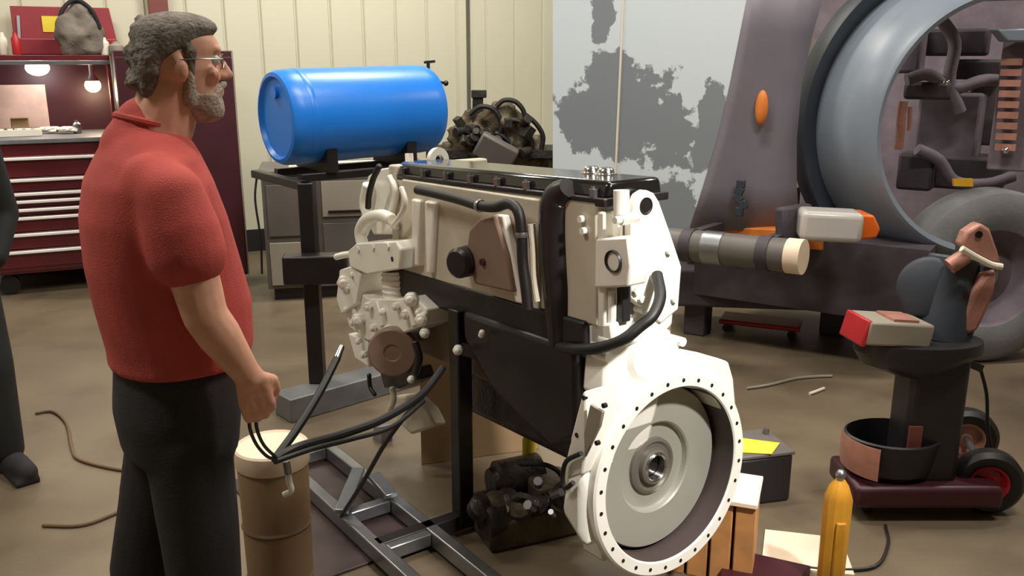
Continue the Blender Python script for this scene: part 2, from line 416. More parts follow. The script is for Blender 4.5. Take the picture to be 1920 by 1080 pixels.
clutter('plastic_jar', 219, .52, (.05, .05, .1), M['cabinet_pale'], 'grey jar on the hutch top between the spray can and the man’s head', 'jar', z=zt, round_=True)
clutter('glue_bottle', 8, .5, (.03, .03, .16), M['paper'], 'pale bottle on the hutch top left of the red case', 'bottle', z=zt, round_=True)
clutter('red_bottle', 32, .58, (.03, .03, .16), M['red_paint'], 'small red bottle on the hutch top at the case’s left end', 'bottle', z=zt, round_=True)
# tall locker
LF = G(467, 538); lo_ = (LF-WO).dot(WN); lx1 = (LF-WO).dot(WD)
lock = thing('tall_locker', 'tall dark maroon locker between the tool chest and the bare wall', 'locker', WO+WD*lx1, (0, 0, TH))
LH = onwall(443, 95, lo_).z; LW = .78; LD = min(lo_-.05, .75)
MB().box((-LW/2, -lo_+LD/2, .1+(LH-.1)/2), (LW, LD, LH-.1)).build('body', M['maroon_dark'], lock, bevel=.006)
for k in (0, 1):
    d = MB().box((-LW*(.25+.5*k), -lo_-.009, .12+(LH-.16)/2), (LW/2-.012, .018, LH-.17)).build('door', M['maroon_dark'], lock, bevel=.003)
    MB().bar((-LW/2+(.03 if k == 0 else -.03), -lo_-.03, LH*.52), (-LW/2+(.03 if k == 0 else -.03), -lo_-.03, LH*.62), .015, .02).build('handle', M['black_metal'], d)
MB().box((-LW/2, -lo_+LD/2, .05), (LW-.06, LD-.06, .1)).build('plinth', M['black_metal'], lock)
MB().box((.006, -lo_+.012, .1+(LH-.1)/2), (.012, .024, LH-.1)).build('edge_strip', M['cabinet_pale'], lock, label='pale edge strip on the locker corner')

# ------------------------------------------------------------------ barrel, its stand, and the cabinet behind
bL, bR = W(515, 222, 4.62), W(800, 218, 5.18)
bR.z = bL.z+.02
BR_ = .245; ax = (bR-bL).normalized()
Lb = (bR-bL).length
barrel = thing('blue_barrel', 'bright blue plastic barrel lying on its side on the black stand', 'barrel', bL)
a_ = ax
prof = [(0, .02), (BR_*.8, .02), (BR_*.86, .0), (BR_*.94, .005), (BR_*.985, .03), (BR_, .07), (BR_, Lb*.5), (BR_, Lb-.08), (BR_*.985, Lb-.03), (BR_*.93, Lb-.004), (BR_*.85, Lb), (BR_*.8, Lb-.02), (0, Lb-.02)]
MB().lathe(prof, (0, 0, 0), a_, 64).build('barrel_body', M['barrel_blue'], barrel, smooth=50)
_, u_, v_ = frame_of(a_)
MB().cyl(-a_*.0+Vector((0, 0, .13)), a_*.03+Vector((0, 0, .13)), .032, n=20).build('bung', M['barrel_blue'], barrel)
MB().lathe([(BR_*1.0, .1), (BR_*1.012, .11), (BR_*1.012, .125), (BR_*1.0, .135)], (0, 0, 0), a_, 64).build('rib', M['barrel_blue'], barrel)
zbot = bL.z-BR_
st = thing('barrel_stand', 'black steel stand with a post and grey floor beam under the blue barrel', 'stand', (0, 0, 0))
ctr = bL
dxy = Vector((a_.x, a_.y, 0)).normalized(); nxy = Vector((-dxy.y, dxy.x, 0))
pb = G(596, 712, .13)
ptop = W(590, 322, pb.y); 
MB().bar((pb.x, pb.y, .12), (pb.x, pb.y, zbot-.03), .075, .075).build('post', M['black_metal'], st, bevel=.006)
q0 = Vector((pb.x, pb.y, 0)); q2 = q0+dxy*.85
MB().bar((q2.x, q2.y, .12), (q2.x, q2.y, zbot-.03), .075, .075).build('post', M['black_metal'], st, bevel=.006)
for k, q in enumerate((bL+a_*.22, bL+a_*(Lb-.22))):
    mb = MB(); c = Vector((q.x, q.y, 0)); r0 = BR_+.002
    arc = [Vector((c.x, c.y, q.z))+nxy*(r0*math.sin(t))+Vector((0, 0, -r0*math.cos(t))) for t in [math.radians(-50+10*i) for i in range(11)]]
    arc2 = [Vector((c.x, c.y, zbot-.03))+nxy*(s*BR_*.8) for s in (1, -1)]
    mb.prism([p-dxy*.03 for p in arc+arc2], dxy*.06).build('saddle', M['black_metal'], st, smooth=0)
qa, qb = Vector((bL.x, bL.y, zbot-.05))+dxy*.05, Vector((bL.x, bL.y, zbot-.05))+dxy*(Lb-.05)
for s in (-1, 1): MB().bar(qa+nxy*s*.15, qb+nxy*s*.15, .05, .04).build('top_rail', M['black_metal'], st, bevel=.004)
for q in (q0, q2):
    p = Vector((q.x, q.y, zbot-.05)); b = Vector((bL.x, bL.y, zbot-.05))+dxy*((q-bL).dot(dxy))
    MB().bar(p-nxy*.02, b+nxy*.17, .05, .04).build('cross_rail', M['black_metal'], st, bevel=.004)
b0, b1 = G(528, 742, .12), G(700, 695, .12)
bd = (b1-b0).normalized(); b1 = b0+bd*1.5
MB().bar(b0-Vector((0, 0, .06)), b1-Vector((0, 0, .06)), .16, .12).build('floor_beam', M['steel_rough'], st, bevel=.006, label='grey steel channel on the floor')
bx = W(590, 505, pb.y-.09)
MB().box((bx.x, bx.y+.02, bx.z), (.3, .1, .14), rz=.1).build('control_box', M['black_metal'], st, bevel=.01)
# cabinet behind
cb = G(505, 566)
cab = thing('parts_cabinet', 'worn grey metal cabinet on a low base behind the barrel stand', 'cabinet', (cb.x, cb.y, 0), (0, 0, TH*.5))
chh = W(500, 328, cb.y).z
MB().box((.58, .3, .09+(chh-.09)/2), (1.16, .58, chh-.09)).build('cabinet_body', M['cabinet_grey'], cab, bevel=.006)
MB().box((.58, .3, .045), (1.08, .5, .09)).build('plinth', M['black_metal'], cab)
MB().box((.58, .3, chh+.012), (1.2, .64, .024)).build('cabinet_top', M['cabinet_grey'], cab, bevel=.004)
MB().box((.2, .0, chh*.72), (.34, .02, chh*.4)).build('panel', M['cabinet_grey'], cab, bevel=.004)
MB().box((.2, .0, chh*.3), (.34, .02, chh*.34)).build('panel', M['cabinet_pale'], cab, bevel=.004)
pn = MB().box((.66, -.0, chh*.8), (.5, .02, chh*.28)).build('door', M['cabinet_pale'], cab, bevel=.004, label='pale upper door')
MB().bar((.45, -.02, chh*.7), (.85, -.02, chh*.7), .012, .02).build('handle', M['black_metal'], pn)
MB().box((.66, -.0, chh*.4), (.5, .02, chh*.42)).build('door', M['cabinet_grey'], cab, bevel=.004)
MB().tube([(-.03, .1, chh*.98), (-.05, .05, chh*.8), (-.03, .02, chh*.5), (-.04, .05, .2)], .008).build('cable', M['rubber'], cab)
for k, (x, m, lab) in enumerate(((.45, 'wood_pale', 'pale board lying on the grey cabinet under the barrel'), (.62, 'paper', 'white strip of wood on the grey cabinet behind the pale board'))):
    o = MB().box((0, 0, .014), (.5, .1, .025)).build('board', M[m], bevel=.003)
    o.location = Vector((cb.x, cb.y, chh+.025))+Vector((math.cos(TH*.5), math.sin(TH*.5), 0))*x+Vector((-.1, .3, 0))*(k*.6+.2); o.rotation_euler = (0, 0, TH*.5+.05*k); tag(o, lab, 'board', 'boards on the cabinet')
# ------------------------------------------------------------------ scrap engine behind
sc_ = W(930, 300, 7.3); se = thing('scrap_engine', 'rusty brown old engine with looping hoses heaped against the wall', 'engine', (sc_.x, sc_.y, 0))
def SL(px, py, dy=0.): return W(px, py, sc_.y+dy)-Vector((sc_.x, sc_.y, 0))
mb = MB()
for i, (px, py, r) in enumerate(((870, 255, .13), (900, 235, .16), (940, 225, .16), (960, 240, .15), (900, 280, .2), (960, 285, .2), (1000, 280, .13), (860, 290, .15), (1005, 300, .12))):
    mb.lump(SL(px, py, random.uniform(-.1, .1)), (r, r*.8, r*.9), i, .5, 2.3)
remeshed(mb, 'block', M['scrap'], se, .022, 1)
mb = MB()
for i in range(26):
    p = SL(random.uniform(850, 1012), random.uniform(225, 305), -.2+random.uniform(-.04, .03))
    if random.random() < .5: mb.box(p, (random.uniform(.04, .14), .08, random.uniform(.04, .12)), R=Euler((random.random(), random.random(), random.random())).to_matrix())
    else: mb.cyl(p, p+Vector((random.uniform(-.08, .08), -.08, random.uniform(-.08, .08))), random.uniform(.02, .05), n=12)
mb.build('fittings', M['scrap_dark'], se, bevel=.004, kind='stuff')
for pts in ([(930, 200), (945, 188), (965, 190), (980, 205), (985, 225)], [(985, 215), (1005, 232), (1018, 255), (1015, 280)], [(880, 215), (900, 200), (925, 205), (940, 230), (935, 260)], [(860, 250), (890, 262), (930, 250), (960, 270)], [(940, 240), (965, 225), (990, 245), (1000, 290)]):
    MB().tube([SL(x, y, -.2) for x, y in pts], .02).build('hose', M['rubber'], se)
MB().prism([SL(885, 240, -.1), SL(905, 240, -.1), SL(906, 170, -.1), SL(886, 172, -.1)], (0, .06, 0)).box(SL(898, 176, -.08), (.12, .08, .06)).build('bracket', M['scrap_dark'], se, bevel=.006)
MB().box(SL(930, 285, -.32), (.32, .1, .2), R=Euler((.2, .5, 0)).to_matrix()).build('cover', M['cabinet_grey'], se, bevel=.02)
MB().bar(SL(805, 300, 0), SL(803, 118, 0), .025, .025).bar(SL(795, 117, 0), SL(816, 115, 0), .02, .02).bar(SL(803, 150, 0), SL(836, 156, 0), .02, .02).sph(SL(836, 156), .022).build('valve_rod', M['black_metal'], se)
MB().box((0, 0, .3), (1.0, .5, .6)).build('pallet_base', M['scrap_dark'], se, bevel=.01)
mb = MB()
for k in (-.45, .45): mb.bar((k, -.2, .6), (k, -.2, .95), .06, .06).bar((k, .2, .6), (k, .2, .95), .06, .06)
mb.box((0, 0, .97), (1.1, .5, .06)).build('cradle', M['scrap_dark'], se)

# ------------------------------------------------------------------ the white engine
EO = Vector((.4965, 2.3955, 0)); EROT = Euler((0, -math.radians(2.5), math.radians(-54)))
EM = EROT.to_matrix(); EI = EM.transposed()
ec = EI@(CP-EO)
def Ev(px, py, v):
    r = EI@ray(px, py); return ec+r*((v-ec.y)/r.y)
def Ex(px, py, x):
    r = EI@ray(px, py); return ec+r*((x-ec.x)/r.x)
eng = thing('diesel_engine', 'large white diesel engine with black valve cover and open flywheel housing', 'engine', EO, EROT)
def vplate(name, pix, v, dep, m, bevel=.004, parent=None, label=None):
    return MB().prism([Ev(x, y, v) for x, y in pix], (0, dep, 0)).build(name, M[m], parent or eng, bevel=bevel, label=label)
def cplate(name, pix, v, dep, m, xm, bevel=.006, parent=None, label=None):
    ps = [Ev(x, y, v) for x, y in pix]
    return MB().prism([Vector((min(p.x, xm), p.y, p.z)) for p in ps], (0, dep, 0)).build(name, M[m], parent or eng, bevel=bevel, label=label)
def xplate(name, pix, x, dep, m, bevel=.004, parent=None):
    return MB().prism([Ex(a, b, x) for a, b in pix], (-dep, 0, 0)).build(name, M[m], parent or eng, bevel=bevel)
ZC = .5
XB = -.17
# block, head, cover, pan
MB().box((-.68, -.11, 1.15), (1.14, .19, .36)).build('cylinder_head', M['white_enamel_dull'], eng, bevel=.008)
MB().box((-.72, .02, .8), (1.04, .34, .34)).build('cylinder_block', M['brown_paint'], eng, bevel=.01)
MB().box((-.70, -.17, .925), (1.1, .1, .11)).build('side_rail', M['black_metal'], eng, bevel=.01, label='black strip along the block below the white panel')
mb = MB().prism([(-.78, 0, .9), (-.17, 0, .9), (-.17, 0, .62), (-.3, 0, .55), (-.62, 0, .66), (-.78, 0, .8)], (0, .1, 0)).xf(Matrix.Translation((0, -.235, 0)))
mb.build('side_cover', M['black_metal'], eng, bevel=.02, label='black side cover low on the block')
MB().box((-.6, .02, .56), (.9, .3, .2)).build('oil_pan', M['oily'], eng, bevel=.03)
# valve cover
vc = MB()
vc.prism([(-1.27, -.19, 1.33), (-1.27, .03, 1.33), (-1.27, .02, 1.38), (-1.27, -.175, 1.38)], (1.18, 0, .0))
vo = vc.build('valve_cover', M['black_gloss'], eng, bevel=.012, label='glossy black valve cover along the top')
MB().box((-.68, -.08, 1.325), (1.2, .25, .024)).build('gasket_flange', M['black_metal'], vo, bevel=.004)
for k in range(8):
    b0_ = Vector((-1.22+k*.155, -.195, 1.337))
    MB().cyl(b0_, b0_+Vector((0, 0, .022)), .012, n=6).cyl(b0_-Vector((0, .004, .0)), b0_+Vector((0, 0, .03)), .006, n=8).build('bolt', M['steel'], vo)
for p in (Ev(1108, 325, -.03), Ev(1136, 328, -.03)):
    MB().lathe([(0, .022), (.018, .022), (.024, .016), (.026, .006), (.034, .004), (.034, -.01)], p, (0, 0, 1), 20).build('filler_cap', M['chrome'], vo, label='shiny metal cap on the valve cover')
# long white side panel with ribs
vplate('rocker_side', [(752, 336), (1010, 374), (1010, 590), (975, 572), (870, 540), (752, 512)], -.215, .03, 'white_enamel_dull', .006)
for pix in ([(770, 372), (784, 376), (784, 500), (772, 498)], [(795, 376), (812, 380), (806, 515), (798, 512)]):
    vplate('rib', pix, -.24, .04, 'white_enamel', .008)
vplate('brace', [(926, 402), (942, 404), (982, 570), (966, 568)], -.245, .03, 'white_enamel', .006)
vplate('control_module', [(879, 431), (898, 410), (926, 403), (950, 482), (962, 549), (889, 533), (872, 478)], -.26, .05, 'brown_paint', .008, label='tan module on the engine side')
c = Ev(866, 492, -.28); MB().lathe([(0, -.03), (.04, -.03), (.05, -.02), (.052, .03), (0, .03)], c, (-.3, 1, 0), 28).build('filter_cap', M['black_metal'], eng, label='black round cap beside the tan module')
c = Ev(902, 492, -.27); MB().cyl(c, c+Vector((0, .03, 0)), .012, n=12).build('stud', M['maroon_dark'], eng)
hose1 = [(783, 356), (820, 364), (860, 374), (900, 386), (930, 388), (955, 382), (972, 398), (978, 440), (980, 490), (986, 540), (990, 580)]
MB().tube([Ev(x, y, -.275) for x, y in hose1], .0165, 12).build('coolant_hose', M['rubber'], eng, label='black coolant hose bending down the engine side')
for i in (3, 7): MB().lathe([(.0195, -.008), (.021, 0), (.0195, .008)], Ev(*hose1[i], -.275), Ev(*hose1[i+1], -.275)-Ev(*hose1[i], -.275), 16).build('hose_clamp', M['steel'], eng)
c = Ev(1003, 480, -.26); MB().tube([Ev(996, 420, -.25), Ev(1000, 470, -.25), Ev(1002, 520, -.25), Ev(1008, 565, -.25)], .012).build('fuel_line', M['white_enamel_dull'], eng)
# thick black pipe
pp = [(1066, 352), (1046, 372), (1042, 420), (1044, 480), (1048, 540), (1050, 600), (1052, 650)]
MB().tube([Ev(x, y, -.2) for x, y in pp], [.03, .047, .05, .05, .048, .042, .036], 20).build('intake_pipe', M['black_metal'], eng, label='thick black vertical pipe on the engine side')
# rear part of the side: brackets, flange, lines
cplate('rear_head', [(1060, 385), (1190, 400), (1190, 610), (1060, 605)], -.15, .1, 'white_enamel_dull', -.085, .008)
cplate('bracket', [(1064, 470), (1085, 440), (1118, 400), (1125, 440), (1118, 520), (1070, 500)], -.19, .05, 'white_enamel_dull', 0, .006)
fl = vplate('flange', [(1116, 448), (1176, 444), (1182, 500), (1176, 538), (1114, 540)], -.215, .07, 'white_enamel', .006)
c = Ev(1150, 490, -.2165); MB().lathe([(0, .004), (.026, .004), (.026, -.004), (.03, -.006), (.032, 0)], c, (0, 1, 0), 24).build('port', M['dark_plastic'], fl, label='dark round port in the flange')
for px, py in ((1100, 432), (1163, 412), (1096, 410)):
    c = Ev(px, py, -.2); MB().cyl(c, c+Vector((0, .06, 0)), .016, n=6).lathe([(.0, -.02), (.01, -.02), (.011, 0)], c, (0, 1, 0), 12).build('plug', M['white_enamel'], eng)
c = Ev(1165, 398, -.17); MB().cyl(c+Vector((0, 0, -.02)), c+Vector((0, 0, .06)), .022, n=18).build('sensor', M['white_enamel'], eng)
MB().tube([Ev(1148, 545, -.18), Ev(1148, 575, -.18), Ev(1147, 610, -.18)], .012).build('drain_tube', M['white_enamel'], eng)
vplate('cover_strip', [(1156, 540), (1168, 535), (1168, 605), (1156, 608)], -.17, .03, 'dark_plastic', .003)
vplate('mount_block', [(1066, 608), (1145, 606), (1150, 655), (1070, 650)], -.2, .14, 'white_enamel', .008)
vplate('lower_bracket', [(1090, 650), (1130, 655), (1125, 740), (1098, 745)], -.14, .1, 'white_enamel_dull', .006)
h2 = [(1232, 520), (1238, 555), (1225, 590), (1200, 612), (1168, 637), (1125, 652), (1080, 655), (1050, 650)]
hp = [Ex(1232, 515, -.035)]+[Ev(x, y, v) for (x, y), v in zip(h2[1:], (-.09, -.14, -.18, -.22, -.24, -.24, -.22))]
MB().tube(hp, .0165, 12).build('oil_hose', M['rubber'], eng, label='black hose curving across the rear cover')
# lifting bracket and rear gear cover
vb = [(1184, 560), (1184, 420), (1189, 385), (1198, 365), (1212, 356), (1226, 362), (1236, 378), (1258, 440), (1278, 500), (1272, 580), (1240, 606)]
lb = xplate('lifting_bracket', vb, -.05, .03, 'white_enamel', .004)
c = Ex(1211, 386, -.05); MB().lathe([(0, .001), (.019, .001), (.021, .003), (.024, .003), (.024, -.002)], c, (1, 0, 0), 24).build('eye_hole', M['black_metal'], lb, label='dark round lifting eye')
for p in ((1200, 560), (1252, 470), (1262, 560), (1215, 590), (1190, 545)):
    c = Ex(*p, -.05); MB().cyl(c, c+Vector((.012, 0, 0)), .011, n=6).build('bolt', M['white_enamel'], lb)
MB().prism([(-.085, -.2, .8), (-.085, .0, .8), (-.085, .0, 1.1), (-.085, -.06, 1.3), (-.085, -.2, 1.3)], (-.06, 0, 0)).build('rear_plate', M['white_enamel'], eng, bevel=.006)
gp = [(1136, 668), (1150, 640), (1186, 612), (1205, 580), (1265, 570), (1262, 610), (1245, 625), (1276, 640), (1276, 690), (1262, 720), (1215, 760), (1130, 745)]
gc = xplate('gear_cover', gp, -.06, .09, 'white_enamel', .01)
for p in gp[:4]+gp[6:10]:
    c = Ex(*p, -.06); MB().cyl(c-Vector((.05, 0, 0)), c+Vector((.012, 0, 0)), .014, n=12).build('bolt_boss', M['white_enamel'], gc)
c = Ex(1215, 665, -.06); MB().lathe([(.0, .012), (.07, .012), (.085, 0), (.085, -.02)], c, (1, 0, 0), 32).build('cover_disc', M['white_enamel'], gc)
# flywheel housing
RO, RI = .315, .27
hs = MB()
hs.lathe([(RI, -.15), (RI, -.004), (RI+.004, 0), (RO-.006, 0), (RO, -.006), (RO, -.03), (RO-.015, -.034), (RO-.03, -.10), (RO-.04, -.17), (RI, -.17), (RI, -.15)], (0, 0, ZC), (1, 0, 0), 96)
fh = hs.build('flywheel_housing', M['white_enamel'], eng, smooth=30, label='white flywheel housing ring')
bump = [(-.02, .80), (.04, .835), (.10, .853), (.2, .82), (.245, .80), (.27, .74), (.29, .62), (.25, .62), (.15, .73), (0, .775), (-.1, .76), (-.12, .78)]
MB().prism([(-.012, y, z) for y, z in bump], (-.1, 0, 0)).build('starter_boss', M['white_enamel'], fh, bevel=.008)
for i in range(28):
    t = 2*math.pi*(i+.5)/28; p = Vector((.0005, .292*math.cos(t), ZC+.292*math.sin(t)))
    MB().lathe([(0, .0006), (.0062, .0006), (.0064, -.004)], p, (1, 0, 0), 10).build('bolt_hole', M['black_metal'], fh)
MB().lathe([(.05, -.16), (RI+.01, -.16), (RI+.01, -.172), (.05, -.172)], (0, 0, ZC), (1, 0, 0), 48).build('housing_back', M['white_enamel_dull'], fh)
MB().lathe([(RI-.0012, -.006), (RI-.0012, -.158), (.2, -.158)], (0, 0, ZC), (1, 0, 0), 80).build('housing_bore', M['bore_brown'], fh, label='dark brown inner wall')  # thin lining that makes the inner wall a darker brown
fw = MB().lathe([(.0, -.15), (.252, -.15), (.256, -.145), (.256, -.082), (.252, -.078), (.145, -.078), (.14, -.082), (.135, -.098), (.085, -.1)], (0, 0, ZC), (1, 0, 0), 80).build('flywheel', M['flywheel_steel'], eng, smooth=30, label='grey steel flywheel inside the housing')
MB().lathe([(.137, -.0985), (.09, -.1), (.088, -.096), (.088, -.09), (.078, -.086), (.07, -.092), (.058, -.092), (.055, -.078), (.048, -.074), (.042, -.078)], (0, 0, ZC), (1, 0, 0), 56).build('hub', M['flywheel_mid'], fw)
MB().lathe([(.045, -.076), (.041, -.070), (.036, -.074), (.036, -.12), (0, -.12)], (0, 0, ZC), (1, 0, 0), 40).build('bearing', M['chrome'], fw)
MB().lathe([(.0, -.1), (.034, -.1), (.035, -.11)], (0, 0, ZC), (1, 0, 0), 30).build('bore', M['black_metal'], fw, label='dark centre bore')
t_ = [math.radians(200+i*5) for i in range(13)]
# left mounting pad on the housing
pad = [(1092, 736), (1138, 748), (1137, 780), (1110, 850), (1090, 890), (1062, 900), (1070, 820)]
pd = cplate('mounting_pad', pad, -.335, .12, 'white_enamel', -.012, .008, fh)
vplate('pad_recess', [(1106, 758), (1130, 772), (1124, 800), (1096, 858), (1094, 812)], -.3365, .01, 'cabinet_pale', .003, pd, label='grey recess in the pad')
for p in ((1094, 746), (1131, 761), (1081, 816), (1118, 831)):
    c = Ev(*p, -.336); MB().cyl(c-Vector((0, .001, 0)), c+Vector((0, .01, 0)), .007, n=12).build('bolt_hole', M['black_metal'], pd)
cplate('housing_side', [(1095, 745), (1160, 735), (1175, 770), (1120, 900), (1110, 950), (1075, 950)], -.2, .2, 'white_enamel', -.05, .02, fh)
foot = [(1055, 925), (1120, 900), (1150, 960), (1160, 1040), (1120, 1050), (1075, 1000), (1050, 960)]
cplate('engine_foot', foot, -.335, .085, 'white_enamel', -.03, .02, fh)
MB().box((-.2, -.1, .27), (.1, .1, .14)).build('lower_leg', M['white_enamel_dull'], fh, bevel=.008)
MB().tube([Ev(1090, 850, -.35), Ev(1062, 865, -.35), Ev(1055, 895, -.35), Ev(1060, 915, -.35), Ev(1075, 905, -.35)], .007).build('cable', M['rubber'], eng)
# front (far) end
MB().box((-1.27, 0, 1.02), (.06, .42, .7)).build('front_plate', M['white_enamel_dull'], eng, bevel=.008)
lft = MB().lathe([(.05, -.01), (.05, .01), (.022, .01), (.022, -.01), (.05, -.01)], Ex(821, 301, -1.25), (1, .2, 0), 28).build('lifting_eye', M['white_enamel'], eng, label='white ring at the far end of the engine')
for x in (764, 771): c = Ev(x, 300, -.1); MB().cyl(c-Vector((0, 0, .03)), c+Vector((0, 0, .025)), .009, n=10).build('pin', M['white_enamel'], eng)
V = -.24
def blob(name, items, m, v=V, bevel=.006, label=None):
    mb = MB()
    for it in items:
        if it[0] == 'b': _, x0, y0, x1, y1, dep = it; a, b = Ev(x0, y0, v), Ev(x1, y1, v); mb.box(((a.x+b.x)/2, v+dep/2, (a.z+b.z)/2), (abs(b.x-a.x), dep, abs(a.z-b.z)))
        elif it[0] == 'p': mb.prism([Ev(x, y, v+it[3]) for x, y in it[1]], (0, it[2], 0))
        elif it[0] == 't': mb.tube([Ev(x, y, v+it[3]) for x, y in it[1]], it[2], 14)
        elif it[0] == 's':
            p = Ev(it[1], it[2], v+it[4]); r = it[3]; ax_ = Vector((.75, -.6, .15+.2*math.sin(it[1]))).normalized()
            mb.cyl(p-ax_*r*1.2, p+ax_*r*.35, r*.95, n=6).cyl(p+ax_*r*.3, p+ax_*r*.9, r*.6, r*.5, n=14)
    return mb.build(name, M[m], eng, bevel=bevel, label=label)
blob('front_bracket', [('p', [(672, 390), (690, 330), (705, 318), (742, 312), (748, 400), (735, 440), (700, 440)], .08, .06), ('t', [(690, 345), (684, 380), (690, 410), (680, 440)], .022, .03), ('t', [(730, 330), (742, 360), (736, 400), (744, 430)], .014, .02)], 'white_enamel')
blob('front_hose', [('t', [(712, 310), (700, 335), (692, 365), (690, 392)], .012, -.01)], 'rubber')
blob('outlet_elbow', [('t', [(680, 460), (676, 432), (690, 410), (716, 404), (735, 412)], .024, -.02), ('t', [(735, 425), (750, 405), (760, 380), (752, 350)], .01, -.02)], 'white_enamel')
cmp_ = blob('compressor_head', [('p', [(652, 470), (668, 456), (742, 452), (750, 468), (748, 505), (688, 515), (655, 500)], .16, -.06)], 'white_enamel', label='white air compressor head')
for p in ((672, 468), (700, 464), (728, 462)):
    c = Ev(*p, V-.06); MB().cyl(c+Vector((0, -.006, 0)), c+Vector((0, .02, 0)), .012, n=6).build('bolt', M['white_enamel'], cmp_)
c = Ev(735, 486, V-.061); MB().cyl(c, c+Vector((0, .01, 0)), .01, n=12).build('port', M['dark_plastic'], cmp_)
mb = MB(); a = Ev(718, 512, V-.03); b = Ev(718, 562, V-.03)
pr = []
for k in range(5):
    h = k*(a.z-b.z)/5; pr += [(.052, h), (.056, h+.004), (.056, h+.008), (.05, h+.011)]
mb.lathe(pr+[(.05, a.z-b.z), (0, a.z-b.z)], b+Vector((0, .06, 0)), (0, 0, 1), 28)
mb.build('compressor_barrel', M['white_enamel'], eng, smooth=25)
blob('side_port', [('t', [(630, 482), (645, 478), (662, 476)], .014, -.03), ('p', [(636, 506), (660, 498), (676, 515), (668, 570), (640, 590), (630, 560)], .12, -.05), ('s', 646, 530, .035, -.05)], 'white_enamel')
blob('pump_body', [('p', [(640, 570), (672, 545), (690, 560), (750, 560), (775, 556), (800, 580), (795, 610), (740, 632), (690, 640), (655, 615)], .2, -.03), ('s', 770, 562, .03, -.05), ('s', 790, 600, .028, -.05), ('s', 672, 600, .032, -.05), ('p', [(652, 625), (690, 640), (692, 690), (665, 672)], .08, -.02), ('s', 796, 625, .022, -.05)], 'white_enamel', bevel=.012)
c = Ev(735, 662, V-.07); MB().lathe([(0, .004), (.03, .004), (.034, .0), (.088, .0), (.095, .006), (.096, .04), (.088, .045), (.05, .1), (0, .1)], c, (-.72, .62, 0), 40).build('pulley', M['brown_paint'], eng, label='dull brown round pulley face')
blob('pulley_guard', [('t', [(692, 700), (694, 725), (704, 742)], .009, -.07), ('p', [(712, 700), (775, 690), (782, 712), (750, 730), (720, 728)], .08, -.02), ('t', [(778, 640), (786, 672), (778, 700)], .014, -.06)], 'black_metal')
pbx = [(650, 580), (662, 605), (690, 575), (716, 585), (742, 575), (760, 590), (785, 585), (700, 615), (725, 620), (672, 640), (682, 665), (655, 540), (662, 515)]
for i, q in enumerate(pbx):
    c = Ev(*q, V-.045); ax_ = Vector((.6, -.75, .1*math.sin(i*2.)))
    MB().cyl(c+ax_*-.02, c+ax_*.012, .013+.003*(i % 3), n=6).cyl(c+ax_*.01, c+ax_*.022, .007, n=10).build('fitting', M['white_enamel'], eng, bevel=.002)
for x in (660, 705, 765): 
    a, b = Ev(x, 566, V-.035), Ev(x+12, 612, V-.035); MB().bar(a, b, .012, .03).build('rib', M['white_enamel'], eng, bevel=.004)
blob('lower_fitting', [('t', [(735, 725), (738, 750), (730, 772)], .012, -.04)], 'white_enamel_dull')
blob('drain_elbow', [('p', [(730, 745), (770, 740), (800, 770), (815, 800), (770, 815), (742, 790)], .06, .1)], 'white_enamel_dull', bevel=.012)
blob('plug', [('s', 858, 657, .02, -.04)], 'white_enamel')
blob('plug', [('s', 770, 712, .016, -.07)], 'white_enamel')
blob('line_end', [('t', [(905, 620), (901, 632)], .01, -.02)], 'white_enamel')
vplate('front_leg', [(700, 800), (716, 800), (712, 890), (694, 890)], -.1, .06, 'steel_rough', .004)

# ------------------------------------------------------------------ engine stand on the floor
es = thing('engine_stand', 'steel floor frame with black upright under the white engine', 'stand', EO, (0, 0, math.radians(-54)))
RS = Matrix.Rotation(math.radians(54), 3, 'Z')
def Sg(px, py, z): return RS@(G(px, py, z)-EO)
r0, r1 = Sg(590, 930, .08), Sg(800, 1080, .08)
y0 = (r0.y+r1.y)/2
r2 = Sg(720, 915, .08); y1 = r2.y
for y in (y0, y1): MB().box((-.92, y, .05), (1.75, .045, .06)).build('floor_rail', M['steel'], es, bevel=.005, label='bare steel floor rail')
pt = Sg(868, 968, .06)
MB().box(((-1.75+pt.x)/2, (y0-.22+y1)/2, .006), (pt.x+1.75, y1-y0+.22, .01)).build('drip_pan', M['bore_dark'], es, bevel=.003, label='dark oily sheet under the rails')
for x in (-1.7, -1.12, -.82, -.35): MB().box((x, (y0+y1)/2, .05), (.045, abs(y1-y0)-.045, .05)).build('cross_bar', M['steel'], es, bevel=.005)
pt = Sg(868, 968, .06)
MB().box((pt.x, pt.y, .45), (.06, .06, .82)).build('upright', M['black_metal'], es, bevel=.005)
MB().bar((pt.x, pt.y, .72), (pt.x+.35, pt.y+.12, .72), .05, .05).build('arm', M['black_metal'], es, bevel=.005)
MB().bar((pt.x, y0, .05), (pt.x, max(y1, pt.y)+.05, .05), .05, .06).build('cross_bar', M['black_metal'], es, bevel=.004)
for k, (x0, yy0, x1, yy1) in enumerate(((672, 880, 640, 960), (700, 890, 735, 930))):
    MB().bar(Sg(x0, yy0, .12), Sg(x1, yy1, .1), .05, .02).build('foot_plate', M['steel'], es, bevel=.003)
